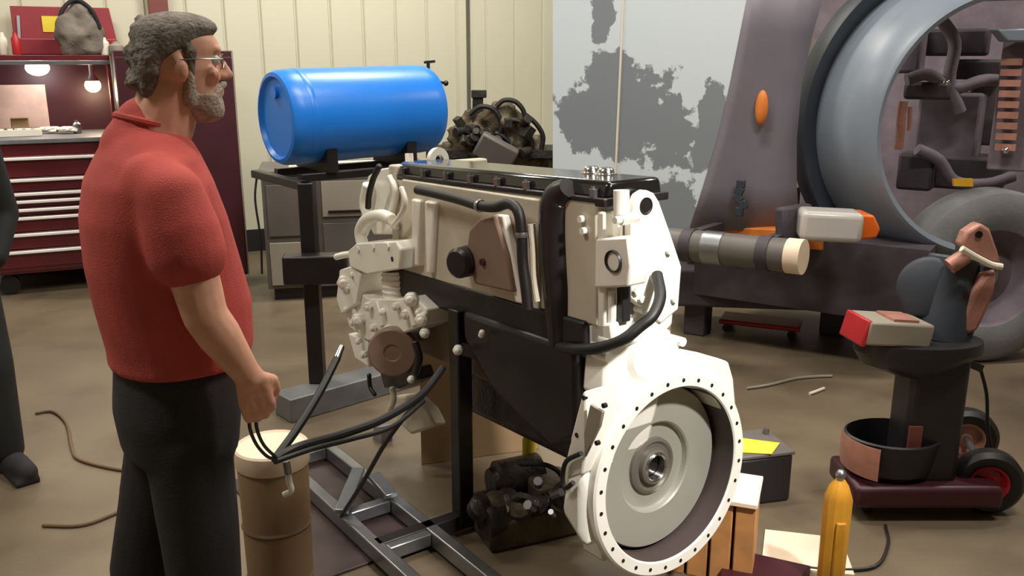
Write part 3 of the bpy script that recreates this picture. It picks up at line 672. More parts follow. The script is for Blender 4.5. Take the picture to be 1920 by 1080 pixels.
# brown upright sheet, dark pump, timber, crates and so on
a, b = G(790, 872), G(1010, 842)
bo = MB().prism([a, b, b+Vector((0, .02, 0)), a+Vector((0, .02, 0))], (0, .06, .72)).build('board', M['cardboard'], bevel=.003)  # thin brown sheet on edge, behind the stand upright
tag(bo, 'brown sheet set on edge behind the stand upright, under the engine', 'board')
pc = G(950, 1000); op = thing('starter_motor', 'greasy dark motor lying under the engine beside the flywheel housing', 'motor', (pc.x, pc.y, 0))
zz = .3
MB().lathe([(0, -.02), (.055, -.02), (.062, 0), (.08, .01), (.082, .18), (.062, .19), (0, .19)], W(928, 905, pc.y+.08)-Vector((pc.x, pc.y, 0)), (.9, .4, 0), 32).build('motor_case', M['oily'], op)
MB().box((.08, .05, .06), (.4, .26, .12), rz=.4).box((.16, .06, .15), (.16, .16, .1), rz=.4).build('motor_base', M['scrap'], op, bevel=.015)
MB().lathe([(0, .0), (.06, 0), (.065, .01), (.065, .16), (.03, .17), (.03, .2), (0, .2)], (-.08, -.1, .1), (.8, .5, .0), 24).build('solenoid', M['oily'], op)
MB().lathe([(.03, 0), (.05, .0), (.05, .03), (.03, .03), (.03, 0)], (.2, -.08, .2), (.5, -.8, .2), 24).build('end_ring', M['scrap_dark'], op)
for k in range(6):
    p = Vector((-.1+k*.055, -.06+.02*(k % 3), .12)); MB().lathe([(.012, 0), (.05-.004*k, .01), (.05, .05), (.02, .07), (0, .07)], p, (random.uniform(-.4, .4), -.5, .8), 16).build('casting', M['scrap' if k % 2 else 'oily'], op)
for i in range(7):
    p = Vector((random.uniform(-.08, .22), random.uniform(-.14, .0), random.uniform(.1, .24)))
    MB().cyl(p, p+Vector((random.uniform(-.03, .03), -.03, .03)), random.uniform(.008, .018), n=8).build('bolt', M['steel'], op)
MB().tube([(.05, 0, .28), (.14, -.05, .3), (.2, -.02, .24), (.22, 0, .12)], .009).build('lead', M['rubber'], op)
yt = W(992, 840, 3.2); o = MB().lathe([(0, 0), (.022, 0), (.022, .13), (.012, .15), (.012, .17), (0, .17)], (0, 0, 0), (0, 0, 1), 16).build('grease_tube', M['yellow']); o.location = (yt.x, yt.y, 0)
o.data.transform(Matrix.Translation((0, 0, 0))); o.scale = (1.2, 1.2, 2.0); tag(o, 'upright yellow tube under the engine left of the flywheel housing', 'tube')
tb = thing('timber_stand', 'stack of upright timber blocks with a pale top under the housing', 'timber', (.72, 2.74, 0), (0, 0, math.radians(-20)))
th_ = .29
for i, x in enumerate((-.14, -.065, .01, .085)): MB().box((x, -.06, th_/2), (.066, .09, th_)).build('block', M['wood'], tb, bevel=.004)
for i, x in enumerate((-.1, .05)): MB().box((x, .05, th_/2), (.13, .09, th_)).build('block', M['wood'], tb, bevel=.004)
MB().box((-.03, -.01, th_+.009), (.3, .22, .018)).build('top_board', M['wood_pale'], tb, bevel=.003, label='pale top board')
cp = G(1425, 948); cr = thing('battery_crate', 'dark grey battery case with a yellow paper on top behind the timber', 'crate', (cp.x, cp.y+.12, 0), (0, 0, .25))
MB().box((-.02, 0, .1), (.25, .22, .2)).build('case', M['dark_plastic'], cr, bevel=.012)
MB().box((-.02, 0, .208), (.26, .23, .018)).build('lid', M['cabinet_grey'], cr, bevel=.006)
for x in (-.11, .08): MB().cyl((x, .06, .216), (x, .06, .24), .012, n=12).build('terminal', M['steel'], cr)
pp_ = MB().prism([(-.1, -.08, 0), (.06, -.1, 0), (.12, .0, 0), (-.06, .06, 0)], (0, 0, .003)).build('paper_sheet', M['yellow'], smooth=0); pp_.location = (cp.x-.03, cp.y+.1, .219); tag(pp_, 'yellow paper lying on the dark battery case', 'paper')
c0 = MB().prism([(-.16, -.1, 0), (.14, -.16, 0), (.18, .08, 0), (-.08, .14, 0)], (0, 0, .008)).build('cardboard_sheet', M['wood_pale'], smooth=0); g = G(1497, 1034); c0.location = (g.x, g.y, 0); tag(c0, 'flat pale cardboard sheet on the floor left of the yellow jack', 'cardboard')
c1 = MB().prism([(-.2, -.06, 0), (.0, -.14, 0), (.12, .0, 0), (-.14, .12, 0)], (0, 0, .05)).build('plank', M['maroon_dark'], bevel=.004); g = G(1452, 1085); c1.location = (g.x, g.y, 0); tag(c1, 'dark brown plank end on the floor between timber and cardboard', 'plank')
jp = G(1553, 1120); jk = thing('jack_ram', 'upright yellow hydraulic ram with a steel knob on top', 'jack', (jp.x, jp.y, 0))
jt = W(1557, 900, jp.y).z
MB().lathe([(0, 0), (.06, 0), (.06, .02), (.042, .03), (.044, jt-.06), (.03, jt-.02), (.016, jt), (0, jt)], (0, 0, 0), (0, 0, 1), 12).build('ram_body', M['jack_yellow'], jk, smooth=20)
MB().sph((0, 0, jt+.018), (.016, .016, .018)).cyl((0, 0, jt-.03), (0, 0, jt+.01), .009).build('knob', M['steel'], jk)
MB().box((.0, -.04, jt*.4), (.03, .02, jt*.6)).build('side_rib', M['jack_yellow'], jk, bevel=.004)

# ------------------------------------------------------------------ drum, hoses
db = G(505, 1090); dr = thing('waste_drum', 'brown cardboard drum with a white lid standing beside the man', 'drum', (-.735, 2.5, 0))
dz = .55
MB().lathe([(0, 0), (.096, 0), (.1, .01), (.107, dz-.02), (.107, dz), (0, dz)], (0, 0, 0), (0, 0, 1), 40).build('drum_body', M['cardboard'], dr)
MB().lathe([(.109, dz-.05), (.112, dz-.045), (.112, dz+.006), (.107, dz+.012), (.1, dz+.006), (0, dz+.004)], (0, 0, 0), (0, 0, 1), 40).build('lid', M['wood_pale'], dr, label='white lid')
for z in (.12, .3): MB().lathe([(.099+z*.014, z-.01), (.104+z*.014, z), (.099+z*.014, z+.01)], (0, 0, 0), (0, 0, 1), 40).build('hoop', M['cardboard_dark'], dr)
def hose(name, pts, r, label, m='rubber', cat='hose', parent=None):
    h = thing(name, label, cat, W(*pts[0]))
    o0 = W(*pts[0])
    MB().tube([W(*p)-o0 for p in pts], r, 10, 6).build('hose_line', M[m], h)
    return h, o0
h, o0 = hose('fuel_hose', [(632, 672, 2.62), (600, 735, 2.5), (560, 800, 2.34), (515, 862, 2.2)], .012, 'straight black hose with a bright fitting rising from the bundle over the drum')
a = W(632, 672, 2.62)-o0; b = W(641, 650, 2.66)-o0
MB().cyl(a, b, .012, .009, n=12).build('fitting', M['chrome'], h, label='bright metal hose fitting')
h, o0 = hose('fuel_hose', [(515, 862, 2.19), (560, 838, 2.25), (640, 815, 2.4), (720, 785, 2.55), (790, 740, 2.72), (830, 690, 2.85)], .013, 'black hose sweeping from the bundle to the engine, the upper of two')
h, o0 = hose('fuel_hose', [(515, 866, 2.16), (585, 842, 2.26), (660, 823, 2.4), (735, 800, 2.52), (795, 752, 2.7)], .0075, 'thinner black hose sweeping just below the upper hose')
h, o0 = hose('control_cable', [(800, 735, 2.74), (760, 780, 2.72), (720, 835, 2.8), (680, 905, 2.86), (640, 968, 2.9)], .008, 'thin black cable hanging from the hoses down to the floor frame', cat='cable')
wf0 = W(540, 885, 2.25); wfit = thing('hose_fitting', 'small white elbow fitting hanging in front of the drum', 'fitting', wf0)
MB().tube([W(540, 885, 2.25)-wf0, W(543, 905, 2.25)-wf0, W(546, 920, 2.25)-wf0, W(532, 928, 2.25)-wf0], .0085, 10).build('elbow', M['white_enamel'], wfit)
MB().cyl(W(536, 864, 2.25)-wf0, W(540, 888, 2.25)-wf0, .011, n=12).build('nut', M['steel'], wfit)

# ------------------------------------------------------------------ truck with tilted hood
TD = Vector((.84, -.54, 0)).normalized(); TAN = math.atan2(TD.y, TD.x); TN = Vector((-TD.y, TD.x, 0))
T0 = W(1390, 440, 4.9); T0.z = 0
TR = Matrix.Rotation(-TAN, 3, 'Z')
truck = thing('truck', 'grey blue truck with its hood tipped up and the wheel arch open', 'truck', T0, (0, 0, TAN))
tcam = TR@(CP-T0)
def Tp(px, py, y=0.): r = TR@ray(px, py); return tcam+r*((y-tcam.y)/r.y)
def Tl(p): return TR@(p-T0)
def peel():
    m = bpy.data.materials.new('peeling_paint'); m.use_nodes = True; nt = m.node_tree; b = nt.nodes['Principled BSDF']
    tc = nt.nodes.new('ShaderNodeTexCoord'); n = nt.nodes.new('ShaderNodeTexNoise'); n.inputs['Scale'].default_value = 7; n.inputs['Detail'].default_value = 8; n.inputs['Roughness'].default_value = .62
    nt.links.new(tc.outputs['Object'], n.inputs['Vector'])
    acc = None
    for (px, py, rx, ry) in ((1165, 215, 105, 92), (1255, 245, 60, 70), (1095, 225, 60, 60), (1130, 10, 22, 60), (1150, 150, 40, 60), (1335, 215, 30, 55), (1262, 390, 48, 62), (1320, 280, 26, 40)):
        c = Tp(px, py); e = Tp(px+rx, py); f = Tp(px, py+ry)
        sb = nt.nodes.new('ShaderNodeVectorMath'); sb.operation = 'SUBTRACT'; sb.inputs[1].default_value = c
        nt.links.new(tc.outputs['Object'], sb.inputs[0])
        ml = nt.nodes.new('ShaderNodeVectorMath'); ml.operation = 'MULTIPLY'; ml.inputs[1].default_value = (1/abs(e.x-c.x), 0, 1/abs(f.z-c.z))
        nt.links.new(sb.outputs[0], ml.inputs[0])
        ln = nt.nodes.new('ShaderNodeVectorMath'); ln.operation = 'LENGTH'; nt.links.new(ml.outputs[0], ln.inputs[0])
        if acc is None: acc = ln.outputs['Value']
        else:
            mn = nt.nodes.new('ShaderNodeMath'); mn.operation = 'MINIMUM'; nt.links.new(acc, mn.inputs[0]); nt.links.new(ln.outputs['Value'], mn.inputs[1]); acc = mn.outputs[0]
    ad = nt.nodes.new('ShaderNodeMath'); ad.operation = 'MULTIPLY_ADD'; nt.links.new(n.outputs['Fac'], ad.inputs[0]); ad.inputs[1].default_value = 2.6; nt.links.new(acc, ad.inputs[2])
    r = nt.nodes.new('ShaderNodeValToRGB'); r.color_ramp.elements[0].position = .0; r.color_ramp.elements[1].position = 1
    mr = nt.nodes.new('ShaderNodeMapRange'); mr.inputs['From Min'].default_value = 2.26; mr.inputs['From Max'].default_value = 2.36
    nt.links.new(ad.outputs[0], mr.inputs['Value']); nt.links.new(mr.outputs['Result'], r.inputs['Fac'])
    r.color_ramp.elements[0].color = (*L3((132, 138, 146)), 1); r.color_ramp.elements[1].color = (*L3((212, 222, 230)), 1)
    nt.links.new(r.outputs['Color'], b.inputs['Base Color']); b.inputs['Roughness'].default_value = .5
    return m
M['peel'] = peel()
crease = [(1412, -60), (1388, 60), (1368, 160), (1345, 260), (1318, 350), (1292, 432)]
hoodp = [Tp(1036, -60), Tp(1036, 200), Tp(1036, 330), Tp(1060, 420)]+[Tp(x, y) for x, y in crease[::-1]]
hd_ = MB().prism(hoodp, (0, .03, 0)).build('hood_panel', M['peel'], truck, smooth=0, bevel=.004, label='pale hood top with grey peeled patches')
a, b = Tp(1172, -60, -.003), Tp(1150, 425, -.003); MB().bar(a, b, .012, .012).build('hood_seam', M['paper'], hd_, label='pale centre seam')
# rounded crease and fender side, as a strip of rows
mb = MB(); rows = []
groove = [(1560, -60), (1525, 60), (1503, 160), (1494, 260), (1494, 350), (1500, 432)]
for (cx, cy), (gx, gy) in zip(crease, groove):
    p0 = Tp(cx, cy); p3 = Tp(gx, gy, .22)
    rows.append([p0, p0+Vector((.05, .012, 0)), p0.lerp(p3, .3)+Vector((0, -.0, 0)), p0.lerp(p3, .65)+Vector((0, -.0, 0)), p3])
vv = [[mb.bm.verts.new(p) for p in r] for r in rows]
for A, B in zip(vv, vv[1:]):
    for i in range(4): mb.face([A[i], A[i+1], B[i+1], B[i]])
fo = mb.build('fender', M['truck_grey'], truck, smooth=60)
sm = fo.modifiers.new('s', 'SOLIDIFY'); sm.thickness = .02; sm.offset = 1
ml_ = Tp(1428, 202, .07); MB().sph(ml_, (.035, .03, .095), 20).build('marker_light', M['orange_tan'], fo, label='orange marker light on the fender')
mb = MB()
for k in range(5): mb.box(Tp(1390+random.uniform(-6, 6), 345+k*13, .04), (.05, .02, .045), R=Euler((0, .4*k, 0)).to_matrix())
mb.build('emblem', M['groove_dark'], fo, bevel=.004, label='dark weathered emblem on the fender')
# flare around the wheel arch
FC = W(1880, 238, 4.75); FN = Vector((.08, -1, 0)).normalized()
fcl = Tl(FC); fnl = TR@FN
refl = TR@Vector((-1, 0, 0))
RF = .655
MB().lathe([(RF+.02, -.5), (RF, -.06), (RF+.005, -.012), (RF+.03, 0), (RF+.06, -.02), (RF+.115, -.16), (RF+.165, -.34), (RF+.18, -.48)], fcl, fnl, 60, a0=-100, a1=75, ref=refl).build('wheel_flare', M['truck_blue'], truck, smooth=50, label='rounded blue grey flare around the wheel arch')
MB().lathe([(RF+.17, -.44), (RF+.2, -.42), (RF+.25, -.37), (RF+.28, -.36), (RF+.3, -.40), (RF+.3, -.5)], fcl, fnl, 60, a0=-100, a1=75, ref=refl).build('flare_groove', M['groove_dark'], truck, smooth=50)  # dark ring along the groove between flare and fender
# headlight and bumper
ha, hb = W(1496, 418, 4.55), W(1612, 424, 4.5)
hl = MB().bar(Tl(ha), Tl(hb), .2, .155).build('headlight', M['lamp_lens'], truck, bevel=.03, seg=4, label='grey oblong headlight')
hc = W(1648, 428, 4.55)
MB().prism([Tl(W(1612, 402, 4.5)), Tl(W(1640, 404, 4.5)), Tl(W(1652, 430, 4.5)), Tl(W(1645, 447, 4.5)), Tl(W(1612, 450, 4.5))], TR@Vector((0, .18, 0))).build('turn_signal', M['orange'], hl, bevel=.012, label='orange turn signal')
MB().bar(Tl(W(1478, 420, 4.66)), Tl(W(1500, 420, 4.6)), .24, .2).build('bezel', M['bay_darker'], hl, bevel=.02)
MB().prism([Tl(W(1278, 424, 5.25)), Tl(W(1545, 432, 4.72)), Tl(W(1545, 470, 4.72)), Tl(W(1278, 446, 5.25))], TR@Vector((.04, .12, 0))).build('bumper_strip', M['orange_tan'], truck, bevel=.008, label='orange strip under the hood')  # plain orange tan bar along the bumper line
# engine bay
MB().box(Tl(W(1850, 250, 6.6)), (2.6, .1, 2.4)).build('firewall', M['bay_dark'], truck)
mb = MB()
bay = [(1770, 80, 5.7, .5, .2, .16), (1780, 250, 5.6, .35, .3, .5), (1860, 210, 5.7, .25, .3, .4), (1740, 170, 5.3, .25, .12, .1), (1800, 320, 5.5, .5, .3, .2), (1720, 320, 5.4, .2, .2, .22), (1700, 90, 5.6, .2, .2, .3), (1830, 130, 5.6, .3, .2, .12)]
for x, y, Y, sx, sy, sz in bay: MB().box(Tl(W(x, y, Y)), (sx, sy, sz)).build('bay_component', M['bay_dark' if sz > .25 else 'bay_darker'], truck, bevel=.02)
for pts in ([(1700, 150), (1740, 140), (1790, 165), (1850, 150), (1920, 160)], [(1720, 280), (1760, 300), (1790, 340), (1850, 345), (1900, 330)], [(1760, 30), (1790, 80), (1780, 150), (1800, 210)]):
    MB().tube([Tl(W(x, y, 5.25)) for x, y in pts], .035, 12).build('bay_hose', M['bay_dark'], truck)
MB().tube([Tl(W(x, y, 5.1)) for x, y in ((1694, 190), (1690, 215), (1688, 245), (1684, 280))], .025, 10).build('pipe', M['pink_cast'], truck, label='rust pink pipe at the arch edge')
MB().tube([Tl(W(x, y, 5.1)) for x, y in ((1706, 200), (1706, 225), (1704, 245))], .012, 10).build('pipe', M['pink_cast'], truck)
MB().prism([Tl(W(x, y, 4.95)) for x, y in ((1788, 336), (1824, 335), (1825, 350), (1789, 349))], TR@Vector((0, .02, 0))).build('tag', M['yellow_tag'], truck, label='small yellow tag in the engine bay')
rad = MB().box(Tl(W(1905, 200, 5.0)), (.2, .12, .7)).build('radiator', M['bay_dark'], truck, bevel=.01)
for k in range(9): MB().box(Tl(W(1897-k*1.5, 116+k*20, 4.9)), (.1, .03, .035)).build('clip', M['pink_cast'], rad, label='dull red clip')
MB().prism([Tl(W(x, y, 4.8)) for x, y in ((1872, 55), (1960, 52), (1960, 80), (1890, 78))], TR@Vector((0, .1, 0))).build('glare_plate', M['truck_blue'], truck, bevel=.01, label='light blue plate painted in place of a glare in the engine bay')  # plate added for a bluish glare, painted as light blue
MB().sph(Tl(W(1775, 155, 5.0)), .018, 12).build('bracket_bolt', M['chrome'], truck)
MB().sph(Tl(W(1886, 282, 4.85)), .018, 12).build('bracket_bolt', M['chrome'], truck)
# steer tyre
tc_ = W(1838, 520, 4.95); tc_.z = .5
ty = MB().lathe([(.28, .12), (.33, .14), (.44, .14), (.485, .11), (.5, .05), (.5, -.05), (.485, -.11), (.44, -.14), (.33, -.14), (.28, -.12)], Tl(tc_), fnl, 64).build('tyre', M['tyre'], truck, smooth=40, label='big grey steer tyre')
MB().lathe([(0, .02), (.08, .04), (.12, .0), (.2, -.02), (.27, .08), (.285, .12), (.285, -.12), (0, -.1)], Tl(tc_), fnl, 40).build('rim', M['bay_dark'], ty)
# underside
MB().prism([Tl(W(1262, 505, 5.3)), Tl(W(1700, 500, 5.0)), Tl(W(1700, 590, 5.0)), Tl(W(1262, 575, 5.3))], TR@Vector((0, .6, 0))).build('frame_rail', M['bay_darker'], truck, bevel=.02)
MB().box(Tl(W(1650, 535, 5.0)), (.5, .4, .18)).build('step_box', M['bay_dark'], truck, bevel=.02)
MB().prism([(-.35, .22, .3), (.95, .22, .3), (.95, 1.1, .3), (-.35, 1.1, .3)], (0, 0, .42)).build('shade_block', M['bay_darker'], truck)  # added block, shaped to shade the floor under the truck front
for px in (1300, 1560):
    p = Tl(W(px, 560, 5.35)); MB().box((p.x, p.y+.1, .25), (.14, .14, .5)).build('axle_stand', M['bay_darker'], truck, bevel=.01)
# exhaust pipe section on supports
ea, eb = W(1245, 455, 4.75), W(1506, 482, 4.3)
ex = thing('exhaust_muffler', 'long grey cylinder with pale bands lying below the truck hood', 'muffler', (ea+eb)/2)
o0 = (ea+eb)/2; er = .085
MB().cyl(ea-o0, eb-o0, er, n=36).build('shell', M['cabinet_grey'], ex)
for t0, t1, m in ((.32, .46, 'steel'), (.9, 1.003, 'wood_pale')):
    MB().cyl(ea.lerp(eb, t0)-o0, ea.lerp(eb, t1)-o0, er+.004, n=36).build('band', M[m], ex, label='pale band round the cylinder')
for t in (.2, .75):
    p = ea.lerp(eb, t)-o0; MB().bar(p+Vector((0, 0, er*.6)), p+Vector(TN)*.7+Vector((0, 0, .02)), .05, .05).lathe([(er+.001, -.03), (er+.006, -.03), (er+.006, .03), (er+.001, .03)], p, eb-ea, 32).build('hanger', M['bay_darker'], ex)
# floor bits
rc = G(1425, 622); cr_ = thing('creeper_board', 'red mechanic’s creeper lying on the floor under the truck front', 'creeper', (rc.x, rc.y, 0), (0, 0, -.4))
MB().box((0, 0, .07), (.5, .22, .03)).build('deck', M['red_paint'], cr_, bevel=.01)
for x in (-.2, .2):
    for y in (-.08, .08): MB().cyl((x, y-.012, .028), (x, y+.012, .028), .026, n=14).cyl((x, y, .03), (x, y, .058), .01, n=8).build('caster', M['rubber'], cr_)
def cord(name, pix, r, m, label, z=None):
    pts = [G(x, y, r+.001) for x, y in pix]
    return tag(MB().tube(pts, r, 8).build(name, M[m]), label, 'cord')
cord('air_line', [(1400, 728), (1440, 722), (1490, 710), (1530, 706), (1560, 705)], .008, 'cabinet_pale', 'pale air line on the floor behind the flywheel housing')
cord('wire_scrap', [(1518, 738), (1530, 734), (1545, 728)], .008, 'paper', 'short white scrap of line on the floor near the air line')
cord('floor_cable', [(66, 775), (100, 772), (125, 795), (135, 840), (150, 862), (220, 880), (300, 888)], .007, 'cardboard_dark', 'thin brown cable looping on the floor behind the two people')
cord('floor_cable', [(80, 985), (150, 985), (210, 965), (300, 925), (380, 905)], .007, 'cardboard_dark', 'thin brown cable curving over the floor, the nearer one at left')
cord('floor_cable', [(1480, 1060), (1560, 1068), (1640, 1062), (1665, 1020), (1660, 985)], .006, 'dark_plastic', 'thin dark cable on the floor below the red wheeled machine')

# ------------------------------------------------------------------ wheeled machine on the right
mp = G(1735, 945); mc = thing('brake_lathe', 'black and red wheeled machine on a column at the right', 'machine', (mp.x, mp.y, 0))
def Mp(px, py, dy=0.): return W(px, py, mp.y+dy)-Vector((mp.x, mp.y, 0))
cz1 = Mp(1740, 640).z
def m_el(name, secs, m, n=32, **kw):
    mb = MB(); rs = []
    for cx, cy, z, rx, ry in secs: rs.append(mb.ring(Vector((cx, cy, z)), Vector((1, 0, 0)), Vector((0, 1, 0)), rx, n, ry))
    mb.skin(rs); return mb.build(name, M[m], mc, **kw)
cx0 = Mp(1734, 800).x
MB().box((cx0, 0, (.12+cz1)/2), (.215, .18, cz1-.12)).build('column', M['dark_plastic'], mc, bevel=.03, seg=3)
MB().box((cx0-.02, -.0, .1), (.56, .3, .09)).build('base_frame', M['maroon_dark'], mc, bevel=.02)
bc = Mp(1650, 850)
mb = MB(); rs = []
for rx, ry, z in ((.0, .0, .15), (.13, .11, .15), (.16, .13, .17), (.18, .15, .30), (.172, .142, .305), (.15, .125, .18), (.0, .0, .17)):
    rs.append(mb.ring(Vector((bc.x+.04, .0, z)), Vector((1, 0, 0)), Vector((0, 1, 0)), max(rx, .001), 36, max(ry, .001)))
mb.skin(rs, cap=False).build('chip_bin', M['dark_plastic'], mc, label='round dark bin at the foot of the column')
bp0 = MB(); a = math.pi
MB().lathe([(.181, .17), (.184, .2), (.184, .29), (.181, .3)], (bc.x+.04, 0, 0), (0, 0, 1), 20, a0=150, a1=235, ref=(1, 0, 0)).build('bin_band', M['pink_cast'], mc)
wp = G(1856, 985); wr = .127
def wheel(px, py, dy, hubm):
    c = Mp(px, py, dy); c.z = wr
    w_ = MB().lathe([(.07, .03), (.085, .042), (.11, .042), (wr, .022), (wr, -.022), (.11, -.042), (.085, -.042), (.07, -.03)], c, (-.25, -1, 0), 44).build('wheel', M['rubber'], mc, smooth=40)
    MB().lathe([(0, .02), (.02, .022), (.022, .012), (.05, .006), (.062, .03), (.072, .034), (.072, -.03), (0, -.03)], c, (-.25, -1, 0), 32).build('hub', M[hubm], w_, label='red wheel hub')
    return c
wa = wheel(1848, 925, -.05, 'hub_red'); wb_ = wheel(1808, 840, .36, 'pink_cast')
MB().cyl(wa, wb_, .014, n=12).build('axle', M['steel'], mc)
MB().box((wa.x-.12, (wa.y+wb_.y)/2-.02, .12), (.22, .24, .06)).build('axle_bracket', M['maroon_dark'], mc, bevel=.01)
MB().cyl((bc.x-.05, -.05, 0), (bc.x-.05, -.05, .06), .02, n=14).build('front_foot', M['dark_plastic'], mc)
hz_ = cz1-.03
hc = Mp(1720, 660)
m_el('tray_head', [(hc.x, 0, hz_-.09, .1, .09), (hc.x-.02, -.0, hz_-.05, .19, .12), (hc.x-.0, 0, hz_+.0, .24, .14), (hc.x, 0, hz_+.04, .235, .135)], 'dark_plastic', label='dark boat shaped tray on the column')
k = Mp(1665, 618, -.02)
kb = MB().box((k.x, k.y, hz_+.085), (.26, .17, .09), R=Euler((0, .1, .15)).to_matrix()).build('control_box', M['cabinet_pale'], mc, bevel=.01)
MB().box((k.x-.128, k.y-.02, hz_+.095), (.02, .16, .1), R=Euler((0, .25, .15)).to_matrix()).build('end_cap', M['red_paint'], kb, bevel=.006, label='red end cap')
MB().box((k.x+.03, k.y, hz_+.132), (.1, .12, .01), R=Euler((0, .1, .15)).to_matrix()).build('face_plate', M['pink_cast'], kb)
m1, m2 = Mp(1722, 560, .05), Mp(1765, 470, .1)
MB().cyl(Mp(1758, 640, .05), Mp(1790, 480, .1), .1, .09, n=36).build('motor', M['groove_dark'], mc, bevel=.01, label='dark cylindrical motor')
MB().lathe([(0, .03), (.1, .03), (.115, .02), (.12, 0), (.12, -.1), (.1, -.12), (0, -.12)], Mp(1745, 540, .06), (-.5, -.85, .2), 40).build('drive_disc', M['groove_dark'], mc)
MB().prism([Mp(x, y, -.02) for x, y in ((1800, 622), (1808, 585), (1822, 555), (1845, 515), (1872, 505), (1868, 545), (1850, 590), (1835, 622), (1815, 630))], (0, .09, 0)).build('arm_casting', M['pink_cast'], mc, bevel=.02, label='worn pinkish arm casting')
ab = MB().prism([Mp(x, y, -.04) for x, y in ((1802, 462), (1812, 436), (1838, 418), (1858, 430), (1872, 470), (1880, 498), (1850, 492))], (0, .06, 0)).build('tool_head', M['pink_cast'], mc, bevel=.012, label='worn pinkish head with a dark hole')
c = Mp(1836, 440, -.045); MB().cyl(c, c+Vector((0, .02, 0)), .013, n=16).build('hole', M['black_metal'], ab)
MB().tube([Mp(1803, 466, -.06), Mp(1830, 482, -.06), Mp(1858, 496, -.06), Mp(1878, 500, -.06)], .012).build('edge_trim', M['paper'], ab, label='white edge trim')
MB().cyl(Mp(1780, 500, .0), Mp(1810, 480, .0), .03, .03, n=20).build('spindle', M['pink_cast'], mc)
MB().cyl(Mp(1800, 640, .02), Mp(1850, 500, .04), .035, n=16).build('arm_bar', M['groove_dark'], mc)
MB().tube([Mp(1838, 690, .1), Mp(1850, 740, .12), Mp(1852, 800, .12), Mp(1862, 850, .1), Mp(1880, 880, .1), Mp(1888, 915, .15)], .007).build('power_cord', M['rubber'], mc)
MB().bar((hc.x+.05, .05, hz_), Mp(1838, 690, .1), .03, .03).build('cord_hook', M['dark_plastic'], mc)
mb = MB().box((cx0-.08, -.095, .28), (.05, .01, .18)); mb.build('reflective_strip', M['maroon_post'], mc)

# ------------------------------------------------------------------ people
def hand(mb, wrist, d, n, th):      # wrist point, finger direction, palm normal, thumb side
    d, n, th = Vector(d).normalized(), Vector(n).normalized(), Vector(th).normalized()
    w = Vector(wrist)
    for i, (ln, off, kb) in enumerate(((.068, .031, .085), (.075, .011, .09), (.07, -.010, .087), (.055, -.029, .08))):
        k = w+d*kb+th*off
        mb.limb([w+th*off*.55, w+d*.045+th*off*.9, k], [.016, .0145, .0115])
        a = k+(d*.75+n*.66)*ln*.45; b = a+(n*.97+d*-.1)*ln*.36; c = b+(n*.3-d*.95)*ln*.28
        mb.limb([k, a, b, c], [.0115, .010, .0092, .008])
    t0 = w+d*.02+th*.024; t1 = w+d*.045+th*.05+n*.014; t2 = w+d*.075+th*.052+n*.03; t3 = w+d*.098+th*.036+n*.042
    mb.limb([t0, t1, t2, t3], [.017, .0135, .0115, .009])
HEAD = [(-.118, .035, .07, .022), (-.105, .005, .086, .042), (-.085, -.03, .089, .054), (-.06, -.055, .086, .061), (-.035, -.078, .086, .067), (-.01, -.092, .088, .071), (.012, -.098, .086, .072), (.03, -.1, .084, .073), (.045, -.1, .093, .075), (.07, -.098, .089, .076), (.095, -.084, .07, .067), (.112, -.06, .045, .049), (.121, -.03, .015, .024)]
def head_part(secs, T, mb, e=2.25):
    h = MB().loft(secs, 32, e); h.xf(T)
    me = bpy.data.meshes.new('tmp'); h.bm.to_mesh(me); h.bm.free(); mb.bm.from_mesh(me); bpy.data.meshes.remove(me)
def Lp(T, p): return T@Vector(p)
def face(mb, T):
    def lb(pts, r): mb.limb([T@Vector(p) for p in pts], r, 12)
    lb([(.086, 0, .036), (.1, 0, .012), (.112, 0, -.012)], [.008, .0095, .0115])
    for s in (1, -1):
        lb([(.1, s*.011, -.016), (.098, s*.012, -.018)], [.0085, .008])
        lb([(.088, s*.012, .047), (.082, s*.04, .048)], [.009, .008])
        lb([(.07, s*.05, -.01), (.074, s*.04, -.02)], [.016, .014])
        mb.sph(T@Vector((-.006, s*.08, .0)), (.02, .011, .034), 14, R=T.to_3x3()@Euler((0, -.2, s*.35)).to_matrix())
    lb([(.087, -.018, -.049), (.094, 0, -.047), (.087, .018, -.049)], [.0055, .0075, .0055])
    lb([(.086, -.016, -.058), (.093, 0, -.059), (.086, .016, -.058)], [.0055, .008, .0055])

def world_to_local(root, p): return Matrix.Rotation(-root.rotation_euler.z, 3, 'Z')@(p-Vector(root.location))
MY = 1.98
mw = W(300, 450, MY)
man = thing('person', 'grey haired bearded man with glasses in red t-shirt and dark trousers holding a cable', 'person', (mw.x, mw.y, 0), (0, 0, math.radians(33)))
ml = lambda px, py, Y: world_to_local(man, W(px, py, Y))
hp_ = ml(338, 128, MY+.02); hp_.y -= .0
HT = Matrix.Translation(hp_) @ Matrix.Scale(.9, 4) @ Matrix.Rotation(math.radians(-9), 4, 'Z') @ Matrix.Rotation(math.radians(2), 4, 'Y')
TORSO = [(.86, -.12, .13, .165), (.95, -.12, .15, .165), (1.05, -.125, .172, .168), (1.15, -.14, .175, .172), (1.25, -.15, .155, .18), (1.36, -.148, .13, .195), (1.44, -.13, .105, .198), (1.495, -.1, .085, .16), (1.53, -.08, .07, .1), (1.555, -.065, .055, .072)]
sh = Vector((-.01, -.195, 1.435)); 
el = ml(385, 592, 1.80); wr_ = ml(466, 706, 1.84)
shL = Vector((-.01, .195, 1.435)); elL = Vector((.0, .26, 1.1)); wrL = Vector((.13, .25, .88))
body = MB()
body.loft([(z, a*.93, b*.93, h*.93) for z, a, b, h in TORSO], 28)
head_part(HEAD, HT, body); face(body, HT)
